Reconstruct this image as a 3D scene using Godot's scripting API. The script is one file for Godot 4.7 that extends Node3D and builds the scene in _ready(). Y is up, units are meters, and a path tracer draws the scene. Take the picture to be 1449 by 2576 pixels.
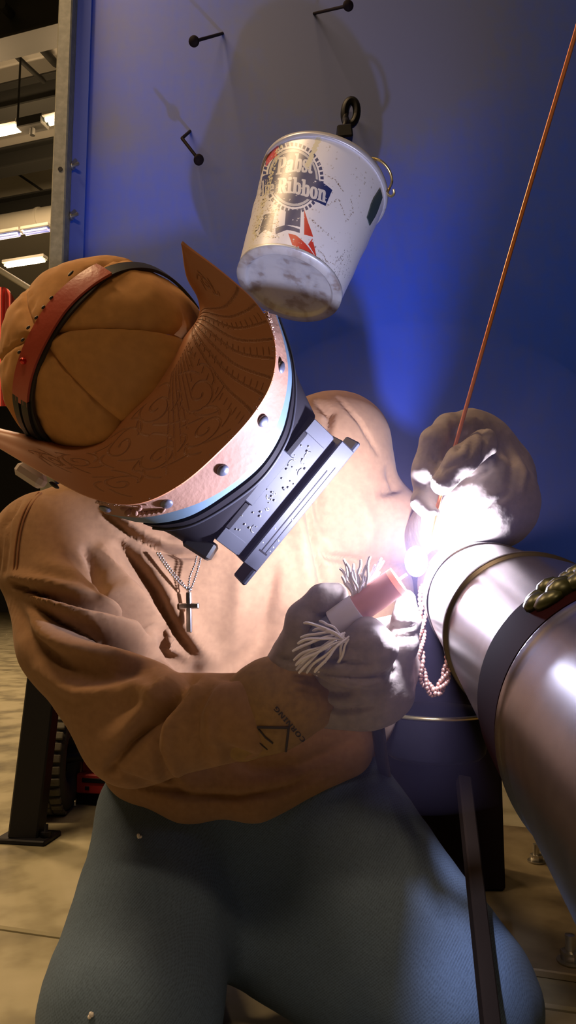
extends Node3D

const F := 1860.0          # focal length in photograph pixels
const PITCH := 6.5
const EYE := Vector3(0, 0.57, 0)
const ARC := Vector3(1047, 1412, 0.740)   # pixel, pixel, depth of the welding arc

var M := {}
var rng := RandomNumberGenerator.new()
var fwd := Vector3(0, sin(deg_to_rad(PITCH)), -cos(deg_to_rad(PITCH)))
var upv := Vector3(0, cos(deg_to_rad(PITCH)), sin(deg_to_rad(PITCH)))
var taken := {}

# ------------------------------------------------------------------ measuring
func P(x: float, y: float, d: float) -> Vector3:
	return EYE + fwd * d + Vector3.RIGHT * ((x - 724.5) / F * d) - upv * ((y - 1288.0) / F * d)

func ray(x: float, y: float) -> Vector3:
	return (fwd + Vector3.RIGHT * ((x - 724.5) / F) - upv * ((y - 1288.0) / F)).normalized()

func G(x: float, y: float, h := 0.0) -> Vector3:
	var r := ray(x, y)
	return EYE + r * ((h - EYE.y) / r.y)

func W(x: float, y: float, z: float) -> Vector3:
	var r := ray(x, y)
	return EYE + r * ((z - EYE.z) / r.z)

func px(p: Vector3) -> Vector2:
	var q := p - EYE
	var d := q.dot(fwd)
	return Vector2(724.5 + q.x / d * F, 1288.0 - q.dot(upv) / d * F)

func pts(a: Array) -> PackedVector3Array:
	var o := PackedVector3Array()
	for v in a:
		o.append(P(v[0], v[1], v[2]))
	return o

func smooth(p: PackedVector3Array, n: int) -> PackedVector3Array:
	var o := PackedVector3Array()
	var m := p.size() - 1
	for i in n + 1:
		var t := float(i) / n * m
		var k := mini(int(t), m - 1)
		var f := t - k
		o.append(p[k].cubic_interpolate(p[k + 1], p[maxi(k - 1, 0)], p[mini(k + 2, m)], f))
	return o

# ------------------------------------------------------------------ mesh builder
class MB:
	var v := PackedVector3Array()
	var n := PackedVector3Array()
	var uv := PackedVector2Array()
	var ix := PackedInt32Array()
	# triangles wound counter-clockwise seen from outside, or turned here if the volume is negative
	func add(pv: PackedVector3Array, pi: PackedInt32Array, puv := PackedVector2Array(), flat := false, orient := true) -> void:
		if orient:
			var c := Vector3.ZERO
			for q in pv:
				c += q
			c /= maxf(pv.size(), 1)
			var vol := 0.0
			for i in range(0, pi.size(), 3):
				vol += (pv[pi[i]] - c).dot((pv[pi[i + 1]] - c).cross(pv[pi[i + 2]] - c))
			if vol < 0:
				for i in range(0, pi.size(), 3):
					var t := pi[i + 1]
					pi[i + 1] = pi[i + 2]
					pi[i + 2] = t
		var has := puv.size() == pv.size()
		if flat:
			for i in range(0, pi.size(), 3):
				var nn := (pv[pi[i + 1]] - pv[pi[i]]).cross(pv[pi[i + 2]] - pv[pi[i]])
				if nn.length_squared() < 1e-20:
					continue
				nn = nn.normalized()
				var s := v.size()
				for k in [0, 2, 1]:
					v.append(pv[pi[i + k]])
					n.append(nn)
					uv.append(puv[pi[i + k]] if has else Vector2.ZERO)
				ix.append_array([s, s + 1, s + 2])
			return
		var nn := PackedVector3Array()
		nn.resize(pv.size())
		for i in range(0, pi.size(), 3):
			var f := (pv[pi[i + 1]] - pv[pi[i]]).cross(pv[pi[i + 2]] - pv[pi[i]])
			nn[pi[i]] += f
			nn[pi[i + 1]] += f
			nn[pi[i + 2]] += f
		var s := v.size()
		for i in pv.size():
			v.append(pv[i])
			n.append(nn[i].normalized() if nn[i].length_squared() > 1e-24 else Vector3.UP)
			uv.append(puv[i] if has else Vector2.ZERO)
		for i in range(0, pi.size(), 3):
			ix.append_array([s + pi[i], s + pi[i + 2], s + pi[i + 1]])
	func mesh() -> ArrayMesh:
		var a := []
		a.resize(Mesh.ARRAY_MAX)
		a[Mesh.ARRAY_VERTEX] = v
		a[Mesh.ARRAY_NORMAL] = n
		a[Mesh.ARRAY_TEX_UV] = uv
		a[Mesh.ARRAY_INDEX] = ix
		var m := ArrayMesh.new()
		m.add_surface_from_arrays(Mesh.PRIMITIVE_TRIANGLES, a)
		return m

func frame_of(z: Vector3, hint := Vector3.UP) -> Basis:
	z = z.normalized()
	if absf(z.dot(hint)) > 0.97:
		hint = Vector3.RIGHT
	var x := hint.cross(z).normalized()
	return Basis(x, z.cross(x), z)

func box(b: MB, c: Vector3, size: Vector3, bas := Basis.IDENTITY, bev := 0.002) -> void:
	var h := size / 2
	bev = minf(bev, minf(h.x, minf(h.y, h.z)) * 0.6)
	var pv := PackedVector3Array()
	var id := {}
	for sx in [-1, 1]:
		for sy in [-1, 1]:
			for sz in [-1, 1]:
				for ax in 3:
					var q := Vector3(sx * (h.x - bev), sy * (h.y - bev), sz * (h.z - bev))
					q[ax] = [sx, sy, sz][ax] * h[ax]
					id[[sx, sy, sz, ax]] = pv.size()
					pv.append(c + bas * q)
	var pi := PackedInt32Array()
	var quad := func(a, bb, cc, d):
		var fn: Vector3 = (pv[bb] - pv[a]).cross(pv[cc] - pv[a])
		if fn.dot((pv[a] + pv[cc]) / 2 - c) < 0:
			pi.append_array([a, cc, bb, a, d, cc])
		else:
			pi.append_array([a, bb, cc, a, cc, d])
	for ax in 3:
		var u: int = (ax + 1) % 3
		var w: int = (ax + 2) % 3
		for s in [-1, 1]:
			var r := []
			for e in [[-1, -1], [1, -1], [1, 1], [-1, 1]]:
				var k := [0, 0, 0, ax]
				k[ax] = s
				k[u] = e[0]
				k[w] = e[1]
				r.append(id[k])
			quad.call(r[0], r[1], r[2], r[3])
		for su in [-1, 1]:
			for sw in [-1, 1]:
				var k1 := [0, 0, 0, u]
				var k2 := [0, 0, 0, w]
				k1[u] = su; k1[w] = sw; k2[u] = su; k2[w] = sw
				k1[ax] = -1; k2[ax] = -1
				var a = id[k1]
				var d = id[k2]
				k1[ax] = 1; k2[ax] = 1
				quad.call(a, id[k1], id[k2], d)
	for sx in [-1, 1]:
		for sy in [-1, 1]:
			for sz in [-1, 1]:
				var a: int = id[[sx, sy, sz, 0]]
				var bb: int = id[[sx, sy, sz, 1]]
				var cc: int = id[[sx, sy, sz, 2]]
				var fn := (pv[bb] - pv[a]).cross(pv[cc] - pv[a])
				if fn.dot(pv[a] - c) < 0:
					pi.append_array([a, cc, bb])
				else:
					pi.append_array([a, bb, cc])
	b.add(pv, pi, PackedVector2Array(), true, false)

func bar(b: MB, p: Vector3, q: Vector3, w: float, h: float, hint := Vector3.UP, bev := 0.002) -> void:
	box(b, (p + q) / 2, Vector3(w, h, p.distance_to(q)), frame_of(q - p, hint), bev)

# a tube along points; rad is a number or one per point
func tube(b: MB, p: PackedVector3Array, rad: Variant, sides := 10, flat_cap := true) -> void:
	var pv := PackedVector3Array()
	var uv := PackedVector2Array()
	var pi := PackedInt32Array()
	var m := p.size()
	var t0 := (p[1] - p[0]).normalized()
	var bs := frame_of(t0)
	var u := bs.x
	var run := 0.0
	for i in m:
		var t := (p[mini(i + 1, m - 1)] - p[maxi(i - 1, 0)]).normalized()
		u = (u - t * u.dot(t)).normalized()
		var w := t.cross(u)
		var r: float = rad[i] if (rad is Array or rad is PackedFloat32Array) else rad
		if i:
			run += p[i].distance_to(p[i - 1])
		for k in sides + 1:
			var a := TAU * k / sides
			pv.append(p[i] + (u * cos(a) + w * sin(a)) * r)
			uv.append(Vector2(float(k) / sides, run))
	for i in m - 1:
		for k in sides:
			var a := i * (sides + 1) + k
			pi.append_array([a, a + 1, a + sides + 2, a, a + sides + 2, a + sides + 1])
	if flat_cap:
		for e in [0, m - 1]:
			var s := pv.size()
			pv.append(p[e])
			uv.append(Vector2.ZERO)
			for k in sides + 1:
				pv.append(pv[e * (sides + 1) + k])
				uv.append(Vector2.ZERO)
			for k in sides:
				if e == 0:
					pi.append_array([s, s + 2 + k, s + 1 + k])
				else:
					pi.append_array([s, s + 1 + k, s + 2 + k])
	b.add(pv, pi, uv)

# profile of [radius, height]; a repeated point makes a sharp edge
func lathe(b: MB, prof: Array, o: Vector3, axis: Vector3, segs := 48, hint := Vector3.UP, wobble := 0.0) -> void:
	var bs := frame_of(axis, hint)
	var pv := PackedVector3Array()
	var uv := PackedVector2Array()
	var pi := PackedInt32Array()
	var m := prof.size()
	for i in m:
		for k in segs + 1:
			var a := TAU * k / segs
			var r: float = prof[i][0]
			if wobble > 0.0:
				r *= 1.0 + wobble * (sin(a * 3 + i) + 0.6 * sin(a * 5 + i * 2.1 + 1.0))
			pv.append(o + bs.z * prof[i][1] + (bs.x * cos(a) + bs.y * sin(a)) * r)
			uv.append(Vector2(float(k) / segs, float(i) / (m - 1)))
	for i in m - 1:
		for k in segs:
			var a := i * (segs + 1) + k
			pi.append_array([a, a + 1, a + segs + 2, a, a + segs + 2, a + segs + 1])
	b.add(pv, pi, uv)

# a grid of points made into a sheet of that thickness; the front faces "towards"
func sheet(b: MB, rows: Array, th: float, towards: Vector3) -> void:
	var R := rows.size()
	var C: int = rows[0].size()
	var nm := PackedVector3Array()
	for i in R:
		for j in C:
			var du: Vector3 = rows[i][mini(j + 1, C - 1)] - rows[i][maxi(j - 1, 0)]
			var dv: Vector3 = rows[mini(i + 1, R - 1)][j] - rows[maxi(i - 1, 0)][j]
			nm.append(du.cross(dv).normalized())
	var s := 0.0
	for q in nm:
		s += q.dot(towards)
	var sg := 1.0 if s > 0 else -1.0
	var pv := PackedVector3Array()
	var uv := PackedVector2Array()
	for side in 2:
		for i in R:
			for j in C:
				pv.append(rows[i][j] - nm[i * C + j] * (sg * th * side))
				uv.append(Vector2(float(j) / (C - 1), float(i) / (R - 1)))
	var pi := PackedInt32Array()
	for side in 2:
		for i in R - 1:
			for j in C - 1:
				var a := side * R * C + i * C + j
				if (side == 0) == (sg > 0):
					pi.append_array([a, a + 1, a + C + 1, a, a + C + 1, a + C])
				else:
					pi.append_array([a, a + C + 1, a + 1, a, a + C, a + C + 1])
	b.add(pv, pi, uv, false, false)
	var ring := PackedInt32Array()
	for j in C: ring.append(j)
	for i in range(1, R): ring.append(i * C + C - 1)
	for j in range(C - 2, -1, -1): ring.append((R - 1) * C + j)
	for i in range(R - 2, 0, -1): ring.append(i * C)
	var ev := PackedVector3Array()
	var ei := PackedInt32Array()
	for k in ring.size():
		ev.append(pv[ring[k]])
		ev.append(pv[ring[k] + R * C])
	var cnt := ring.size()
	for k in cnt:
		var a := k * 2
		var c := ((k + 1) % cnt) * 2
		if sg > 0:
			ei.append_array([a, a + 1, c + 1, a, c + 1, c])
		else:
			ei.append_array([a, c + 1, a + 1, a, c, c + 1])
	b.add(ev, ei, PackedVector2Array(), false, false)

func ball(b: MB, c: Vector3, r: Vector3, bas := Basis.IDENTITY, seg := 16) -> void:
	var pv := PackedVector3Array()
	var pi := PackedInt32Array()
	var uv := PackedVector2Array()
	var h := seg / 2
	for i in h + 1:
		for k in seg + 1:
			var a := PI * i / h
			var f := TAU * k / seg
			pv.append(c + bas * (Vector3(sin(a) * cos(f), cos(a), sin(a) * sin(f)) * r))
			uv.append(Vector2(float(k) / seg, float(i) / h))
	for i in h:
		for k in seg:
			var a := i * (seg + 1) + k
			pi.append_array([a, a + 1, a + seg + 2, a, a + seg + 2, a + seg + 1])
	b.add(pv, pi, uv)

# prism from a polygon (counter-clockwise in u,v) extruded along u x v
func prism(b: MB, poly: PackedVector2Array, o: Vector3, u: Vector3, w: Vector3, th: float) -> void:
	var tri := Geometry2D.triangulate_polygon(poly)
	var z := u.cross(w).normalized()
	var pv := PackedVector3Array()
	for s in 2:
		for q in poly:
			pv.append(o + u * q.x + w * q.y + z * (th * s))
	var m := poly.size()
	var pi := PackedInt32Array()
	var sgn := 0.0
	for i in m:
		sgn += poly[i].cross(poly[(i + 1) % m])
	for i in range(0, tri.size(), 3):
		var a := tri[i]
		var c := tri[i + 1]
		var d := tri[i + 2]
		if (poly[c] - poly[a]).cross(poly[d] - poly[a]) < 0:
			var t := c
			c = d
			d = t
		pi.append_array([a + m, c + m, d + m, a, d, c])
	for i in m:
		var j := (i + 1) % m
		if sgn > 0:
			pi.append_array([i, j, j + m, i, j + m, i + m])
		else:
			pi.append_array([i, j + m, j, i, i + m, j + m])
	b.add(pv, pi, PackedVector2Array(), true, false)

# ------------------------------------------------------------------ naming
func numbered(called: String) -> String:
	if not taken.has(called):
		taken[called] = 0
		return called
	taken[called] += 1
	return "%s_%03d" % [called, taken[called]]

func tag(o: Node3D, label: String, category: String, group := "") -> Node3D:
	o.set_meta("label", label)
	o.set_meta("category", category)
	if group:
		o.set_meta("group", group)
	return o

func thing(called: String, label: String, category: String, at := Vector3.ZERO, group := "") -> Node3D:
	var o := Node3D.new()
	o.name = numbered(called)
	add_child(o)
	o.position = at
	return tag(o, label, category, group)

# commits a builder, whose points are in the world, as one mesh under a parent
func obj(called: String, b: MB, m: Material, parent: Node3D = self) -> MeshInstance3D:
	var o := MeshInstance3D.new()
	var off := Vector3.ZERO
	var q := parent
	while q != self:
		off += q.position
		q = q.get_parent()
	if parent == self or called != "":
		var c := Vector3.ZERO
		if b.v.size():
			var bb := AABB(b.v[0], Vector3.ZERO)
			for p in b.v:
				bb = bb.expand(p)
			c = bb.get_center()
			if parent == self:
				c.y = bb.position.y
		for i in b.v.size():
			b.v[i] -= c
		o.position = c - off
	o.mesh = b.mesh()
	o.material_override = m
	if parent == self:
		o.name = numbered(called)
		add_child(o)
	else:
		var k := 0
		var nm := called
		while parent.has_node(NodePath(nm)):
			k += 1
			nm = "%s_%03d" % [called, k]
		o.name = nm
		parent.add_child(o, true)
	return o

func struct(called: String, b: MB, m: Material, parent: Node3D = self) -> MeshInstance3D:
	var o := obj(called, b, m, parent)
	if parent == self:
		o.set_meta("kind", "structure")
	return o

# ------------------------------------------------------------------ bodies: smooth union of tapered capsules, meshed as surface nets
class Blob:
	var A := PackedVector3Array()
	var BA := PackedVector3Array()
	var IL := PackedFloat32Array()
	var RA := PackedFloat32Array()
	var DR := PackedFloat32Array()
	var K := PackedFloat32Array()
	func bone(a: Vector3, b: Vector3, ra: float, rb: float, k := 0.03) -> void:
		A.append(a)
		BA.append(b - a)
		IL.append(1.0 / maxf((b - a).length_squared(), 1e-9))
		RA.append(ra)
		DR.append(rb - ra)
		K.append(k)
	func eval(p: Vector3) -> float:
		var d := 1e3
		for j in A.size():
			var pa := p - A[j]
			var t := clampf(pa.dot(BA[j]) * IL[j], 0.0, 1.0)
			var dj := (pa - BA[j] * t).length() - (RA[j] + DR[j] * t)
			var k := K[j]
			var h := maxf(k - absf(d - dj), 0.0) / k
			d = minf(d, dj) - h * h * k * 0.25
		return d
	func march(o: Vector3, r: Vector3) -> Vector3:
		var t := 0.3
		for i in 80:
			var d := eval(o + r * t)
			if d < 0.0005:
				break
			t += d * 0.9
		return o + r * t
	# returns [vertices, triangles wound counter-clockwise]
	func net(cell: float) -> Array:
		var lo := Vector3(1e9, 1e9, 1e9)
		var hi := -lo
		for j in A.size():
			var r := maxf(RA[j], RA[j] + DR[j]) + 0.03
			for q in [A[j], A[j] + BA[j]]:
				lo = lo.min(q - Vector3(r, r, r))
				hi = hi.max(q + Vector3(r, r, r))
		var B := 6
		var nb := Vector3i(((hi - lo) / (cell * B)).ceil()) + Vector3i.ONE
		var N := nb * B + Vector3i.ONE
		var sx := 1
		var sy := N.x
		var sz := N.x * N.y
		var g := PackedFloat32Array()
		g.resize(N.x * N.y * N.z)
		g.fill(1.0)
		var active := []
		var half := cell * B * 0.5
		var reach := half * 1.7321
		for bz in nb.z:
			for by in nb.y:
				for bx in nb.x:
					var c := lo + Vector3(bx * B, by * B, bz * B) * cell + Vector3(half, half, half)
					var d := 1e3
					var near := PackedFloat32Array()
					var least := 1e3
					for j in A.size():
						var pa := c - A[j]
						var t := clampf(pa.dot(BA[j]) * IL[j], 0.0, 1.0)
						var dj := (pa - BA[j] * t).length() - (RA[j] + DR[j] * t)
						near.append(dj)
						least = minf(least, dj)
						var k := K[j]
						var h := maxf(k - absf(d - dj), 0.0) / k
						d = minf(d, dj) - h * h * k * 0.25
					if absf(d) > reach * 1.15 + 0.012:
						continue
					active.append(Vector3i(bx, by, bz))
					var act := PackedInt32Array()
					for j in A.size():
						if near[j] < least + 2.0 * reach + K[j]:
							act.append(j)
					for z in B + 1:
						for y in B + 1:
							var p := lo + Vector3(bx * B, by * B + y, bz * B + z) * cell
							var at := bx * B + (by * B + y) * sy + (bz * B + z) * sz
							for x in B + 1:
								var dd := 1e3
								for j in act:
									var pa := p - A[j]
									var ba := BA[j]
									var t := clampf(pa.dot(ba) * IL[j], 0.0, 1.0)
									var dj := (pa - ba * t).length() - (RA[j] + DR[j] * t)
									var k := K[j]
									var h := k - absf(dd - dj)
									if h > 0.0:
										dd = minf(dd, dj) - h * h / k * 0.25
									elif dj < dd:
										dd = dj
								g[at + x] = dd
								p.x += cell
		var vid := PackedInt32Array()
		vid.resize(g.size())
		vid.fill(-1)
		var v := PackedVector3Array()
		var off := PackedInt32Array([0, sx, sy, sx + sy, sz, sx + sz, sy + sz, sx + sy + sz])
		var eds := [[0, 1], [2, 3], [4, 5], [6, 7], [0, 2], [1, 3], [4, 6], [5, 7], [0, 4], [1, 5], [2, 6], [3, 7]]
		var cor := [Vector3(0, 0, 0), Vector3(1, 0, 0), Vector3(0, 1, 0), Vector3(1, 1, 0), Vector3(0, 0, 1), Vector3(1, 0, 1), Vector3(0, 1, 1), Vector3(1, 1, 1)]
		var cells := PackedInt32Array()
		for bl in active:
			for z in B:
				for y in B:
					var at: int = bl.x * B + (bl.y * B + y) * sy + (bl.z * B + z) * sz
					for x in B:
						var i := at + x
						var neg := 0
						for o in off:
							if g[i + o] < 0.0:
								neg += 1
						if neg == 0 or neg == 8:
							continue
						var s := Vector3.ZERO
						var c := 0
						for e in eds:
							var a: float = g[i + off[e[0]]]
							var b: float = g[i + off[e[1]]]
							if (a < 0.0) != (b < 0.0):
								s += cor[e[0]].lerp(cor[e[1]], a / (a - b))
								c += 1
						vid[i] = v.size()
						cells.append(i)
						v.append(lo + (Vector3(bl.x * B + x, bl.y * B + y, bl.z * B + z) + s / c) * cell)
		var tri := PackedInt32Array()
		var st := [sx, sy, sz]
		for i in cells:
			for ax in 3:
				var a := g[i]
				var b := g[i + st[ax]]
				if (a < 0.0) == (b < 0.0):
					continue
				var u: int = st[(ax + 1) % 3]
				var w: int = st[(ax + 2) % 3]
				if i - u - w < 0:
					continue
				var q := [vid[i], vid[i - u], vid[i - u - w], vid[i - w]]
				if q.has(-1):
					continue
				if a < 0.0:
					tri.append_array([q[0], q[1], q[2], q[0], q[2], q[3]])
				else:
					tri.append_array([q[0], q[2], q[1], q[0], q[3], q[2]])
		return [v, tri]

func vnormals(v: PackedVector3Array, t: PackedInt32Array) -> PackedVector3Array:
	var n := PackedVector3Array()
	n.resize(v.size())
	for i in range(0, t.size(), 3):
		var f := (v[t[i + 1]] - v[t[i]]).cross(v[t[i + 2]] - v[t[i]])
		n[t[i]] += f
		n[t[i + 1]] += f
		n[t[i + 2]] += f
	for i in n.size():
		n[i] = n[i].normalized()
	return n

# folds: [[points in photograph pixels], half width in pixels, height in metres]; they are pressed into the side that faces the camera
func creased(net: Array, folds: Array, noise_amp := 0.0, noise_freq := 30.0) -> Array:
	var v: PackedVector3Array = net[0]
	var t: PackedInt32Array = net[1]
	var n := vnormals(v, t)
	var noise := FastNoiseLite.new()
	noise.seed = 3
	noise.frequency = noise_freq
	noise.fractal_octaves = 3
	var segs := []
	for f in folds:
		var pl: Array = f[0]
		var bb := Rect2(pl[0], Vector2.ZERO)
		for q in pl:
			bb = bb.expand(q)
		segs.append([bb.grow(f[1] * 2.6), pl, f[1], f[2]])
	for i in v.size():
		var p := v[i]
		var dsp := 0.0
		if noise_amp > 0.0:
			dsp += noise_amp * noise.get_noise_3dv(p)
		var face := -n[i].dot((p - EYE).normalized())
		if face > 0.02:
			var s := px(p)
			var wt := clampf((face - 0.02) * 4.0, 0.0, 1.0)
			for f in segs:
				if not f[0].has_point(s):
					continue
				var pl: Array = f[1]
				var best := 1e9
				var along := 0.0
				var m := pl.size() - 1
				for k in m:
					var a: Vector2 = pl[k]
					var ab: Vector2 = pl[k + 1] - a
					var tt := clampf((s - a).dot(ab) / ab.length_squared(), 0.0, 1.0)
					var d := (s - a - ab * tt).length_squared()
					if d < best:
						best = d
						along = (k + tt) / m
				var w: float = f[2]
				dsp += f[3] * exp(-best / (w * w)) * wt * sqrt(maxf(0.0, sin(PI * clampf(along * 0.9 + 0.05, 0, 1))))
		v[i] = p + n[i] * dsp
	return [v, t]

func body(net: Array) -> MB:
	var b := MB.new()
	b.add(net[0], net[1], PackedVector2Array(), false, true)
	return b

# ------------------------------------------------------------------ materials
func noise_tex(freq: float, oct: int, lo: float, hi: float, size := 256, kind := FastNoiseLite.TYPE_SIMPLEX_SMOOTH, sd := 1) -> NoiseTexture2D:
	var n := FastNoiseLite.new()
	n.noise_type = kind
	n.frequency = freq
	n.fractal_octaves = oct
	n.seed = sd
	var t := NoiseTexture2D.new()
	t.width = size
	t.height = size
	t.seamless = true
	t.noise = n
	var r := Gradient.new()
	r.set_color(0, Color(lo, lo, lo))
	r.set_color(1, Color(hi, hi, hi))
	t.color_ramp = r
	return t

func ramp_tex(freq: float, oct: int, cols: Array, offs: Array, size := 512, sd := 1) -> NoiseTexture2D:
	var t := noise_tex(freq, oct, 0, 1, size, FastNoiseLite.TYPE_SIMPLEX_SMOOTH, sd)
	var r := Gradient.new()
	r.offsets = PackedFloat32Array(offs)
	r.colors = PackedColorArray(cols)
	t.color_ramp = r
	return t

func lin(r: float, g: float, b: float) -> Color:
	return Color(r, g, b).linear_to_srgb()

# base colour is given as real-world (linear) reflectance
func mat(name: String, c: Color, rough: float, metal := 0.0, bump: Texture2D = null, bump_cm := 0.0, scale := 10.0, tex: Texture2D = null) -> StandardMaterial3D:
	var m := StandardMaterial3D.new()
	m.resource_name = name
	m.albedo_color = c
	m.roughness = rough
	m.metallic = metal
	if bump or tex:
		m.uv1_triplanar = true
		m.uv1_scale = Vector3.ONE * scale
	if bump:
		m.heightmap_enabled = true
		m.heightmap_texture = bump
		m.heightmap_scale = bump_cm
	if tex:
		m.albedo_texture = tex
	M[name] = m
	return m

func twill(size := 128) -> ImageTexture:
	var im := Image.create(size, size, false, Image.FORMAT_RGB8)
	var r := RandomNumberGenerator.new()
	r.seed = 5
	for y in size:
		for x in size:
			var k := (x + y) % 4
			var q := 0.72 + 0.28 * (1.0 if k < 2 else 0.25) + r.randf_range(-0.13, 0.13)
			im.set_pixel(x, y, Color(q, q, q))
	return ImageTexture.create_from_image(im)

func materials() -> void:
	var fine := noise_tex(0.18, 3, 0.0, 1.0, 256)
	var grain := noise_tex(0.06, 4, 0.0, 1.0, 256, FastNoiseLite.TYPE_CELLULAR, 2)
	var mottle := noise_tex(0.012, 4, 0.88, 1.0, 512, FastNoiseLite.TYPE_SIMPLEX_SMOOTH, 4)
	var mottle2 := noise_tex(0.014, 4, 0.78, 1.0, 512, FastNoiseLite.TYPE_SIMPLEX_SMOOTH, 9)
	mat("fleece", lin(0.30, 0.163, 0.080), 0.95, 0, null, 0.0, 14.0, mottle)
	M.fleece.rim_enabled = true
	M.fleece.rim = 0.25
	mat("denim", lin(0.125, 0.19, 0.29), 0.95, 0, null, 0.0, 9.0, twill())
	mat("skin", lin(0.55, 0.32, 0.23), 0.6)
	mat("duck", lin(0.52, 0.25, 0.08), 0.9, 0, null, 0.0, 12.0, mottle)
	mat("thread", lin(0.20, 0.08, 0.03), 0.9)
	mat("glove", lin(0.29, 0.235, 0.19), 0.62, 0, grain, 0.03, 9.0, mottle2)
	mat("gauntlet", lin(0.32, 0.185, 0.06), 0.8, 0, null, 0.0, 12.0, mottle2)
	mat("strap_leather", lin(0.42, 0.075, 0.048), 0.33, 0, grain, 0.02, 12.0)
	mat("black_leather", lin(0.012, 0.011, 0.011), 0.5)
	mat("band_leather", lin(0.27, 0.14, 0.095), 0.75, 0, grain, 0.05, 10.0)
	mat("fray", lin(0.45, 0.30, 0.24), 0.95)
	mat("black_plastic", lin(0.009, 0.008, 0.010), 0.55)
	M.black_plastic.metallic_specular = 0.15
	mat("grey_plastic", lin(0.020, 0.021, 0.030), 0.55)
	M.grey_plastic.metallic_specular = 0.35
	mat("spatter", lin(0.3, 0.3, 0.33), 0.3, 0.5)
	mat("blue_metal", lin(0.13, 0.20, 0.28), 0.4, 0.3)
	mat("rivet", lin(0.14, 0.15, 0.21), 0.35, 0.6)
	mat("silver", lin(0.85, 0.85, 0.87), 0.16, 1.0)
	mat("steel", lin(0.175, 0.162, 0.18), 0.27, 0.88, null, 0.0, 9.0, mottle2)
	mat("steel_edge", lin(0.10, 0.085, 0.09), 0.38, 0.7)
	mat("rust", lin(0.016, 0.004, 0.006), 0.9)
	M.rust.metallic_specular = 0.05
	mat("copper", lin(0.62, 0.36, 0.27), 0.35, 0.85)
	mat("rod", lin(0.95, 0.36, 0.16), 0.35, 0.75)
	mat("ceramic", lin(0.60, 0.27, 0.24), 0.55)
	mat("white_plastic", lin(0.62, 0.58, 0.60), 0.5)
	mat("torch_grey", lin(0.13, 0.13, 0.16), 0.45)
	mat("cotton", lin(0.78, 0.74, 0.72), 0.95)
	mat("black_paint", lin(0.012, 0.012, 0.015), 0.45)
	mat("dark_paint", lin(0.014, 0.010, 0.013), 0.65)
	M.dark_paint.metallic_specular = 0.15
	M.black_paint.metallic_specular = 0.3
	mat("post_grey", lin(0.27, 0.265, 0.205), 0.55, 0, null, 0.0, 6.0, mottle2)
	mat("zinc", lin(0.55, 0.53, 0.48), 0.35, 0.9)
	mat("bucket_metal", lin(0.62, 0.62, 0.66), 0.42, 0.55)
	mat("brass", lin(0.75, 0.60, 0.28), 0.3, 0.9)
	mat("rubber", lin(0.04, 0.042, 0.035), 0.85, 0, grain, 0.06, 8.0)
	mat("tread_dust", lin(0.15, 0.14, 0.105), 0.9, 0, grain, 0.06, 8.0, mottle2)
	mat("red_paint", lin(0.34, 0.03, 0.03), 0.4)
	mat("red_vinyl", lin(0.62, 0.10, 0.09), 0.45)
	mat("beam", lin(0.022, 0.023, 0.021), 0.7)
	mat("duct", lin(0.48, 0.47, 0.42), 0.5)
	mat("roof", lin(0.60, 0.59, 0.55), 0.8)
	mat("hall_wall", lin(0.08, 0.08, 0.075), 0.85)
	mat("fixture", lin(0.5, 0.5, 0.48), 0.5)
	mat("ink", lin(0.03, 0.022, 0.02), 0.8)
	mat("boot", lin(0.09, 0.05, 0.03), 0.6, 0, grain, 0.03, 10.0)
	mat("blue_paint", lin(0.016, 0.07, 0.5), 0.45)
	# concrete
	mat("concrete", Color.WHITE, 0.62, 0.0, null, 0.0, 0.7, ramp_tex(0.012, 5, [lin(0.13, 0.115, 0.07), lin(0.30, 0.27, 0.165), lin(0.40, 0.365, 0.235), lin(0.46, 0.42, 0.28)], [0.0, 0.4, 0.6, 1.0], 512, 21))
	var e := mat("tube_glow", Color.WHITE, 0.5)
	e.emission_enabled = true
	e.emission = Color(1.0, 0.93, 0.72)
	e.emission_energy_multiplier = 3.0
	var e2 := mat("tube_cool", Color.WHITE, 0.5)
	e2.emission_enabled = true
	e2.emission = Color(0.45, 0.58, 1.0)
	e2.emission_energy_multiplier = 0.55
	var a := mat("arc_glow", Color.WHITE, 0.5)
	a.emission_enabled = true
	a.emission = Color(0.93, 0.9, 1.0)
	a.emission_energy_multiplier = 40.0
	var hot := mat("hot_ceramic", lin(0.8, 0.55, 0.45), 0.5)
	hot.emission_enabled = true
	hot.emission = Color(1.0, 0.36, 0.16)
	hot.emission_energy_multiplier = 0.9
	var hs := mat("hot_steel", lin(0.6, 0.45, 0.35), 0.4, 0.3)
	hs.emission_enabled = true
	hs.emission = Color(1.0, 0.42, 0.12)
	hs.emission_energy_multiplier = 0.8

# ------------------------------------------------------------------ raster helpers for print
func fill_tri(im: Image, a: Vector2, b: Vector2, c: Vector2, col: Color) -> void:
	var y0 := int(floorf(minf(a.y, minf(b.y, c.y))))
	var y1 := int(ceilf(maxf(a.y, maxf(b.y, c.y))))
	for y in range(maxi(y0, 0), mini(y1, im.get_height() - 1) + 1):
		var yy := y + 0.5
		var l := 1e9
		var r := -1e9
		for e in [[a, b], [b, c], [c, a]]:
			var p: Vector2 = e[0]
			var q: Vector2 = e[1]
			if (p.y - yy) * (q.y - yy) <= 0.0 and absf(p.y - q.y) > 1e-6:
				var x := p.x + (q.x - p.x) * (yy - p.y) / (q.y - p.y)
				l = minf(l, x)
				r = maxf(r, x)
		if r >= l:
			var xa := int(roundf(l))
			im.fill_rect(Rect2i(xa, y, maxi(int(roundf(r)) - xa, 1), 1), col)

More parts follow.
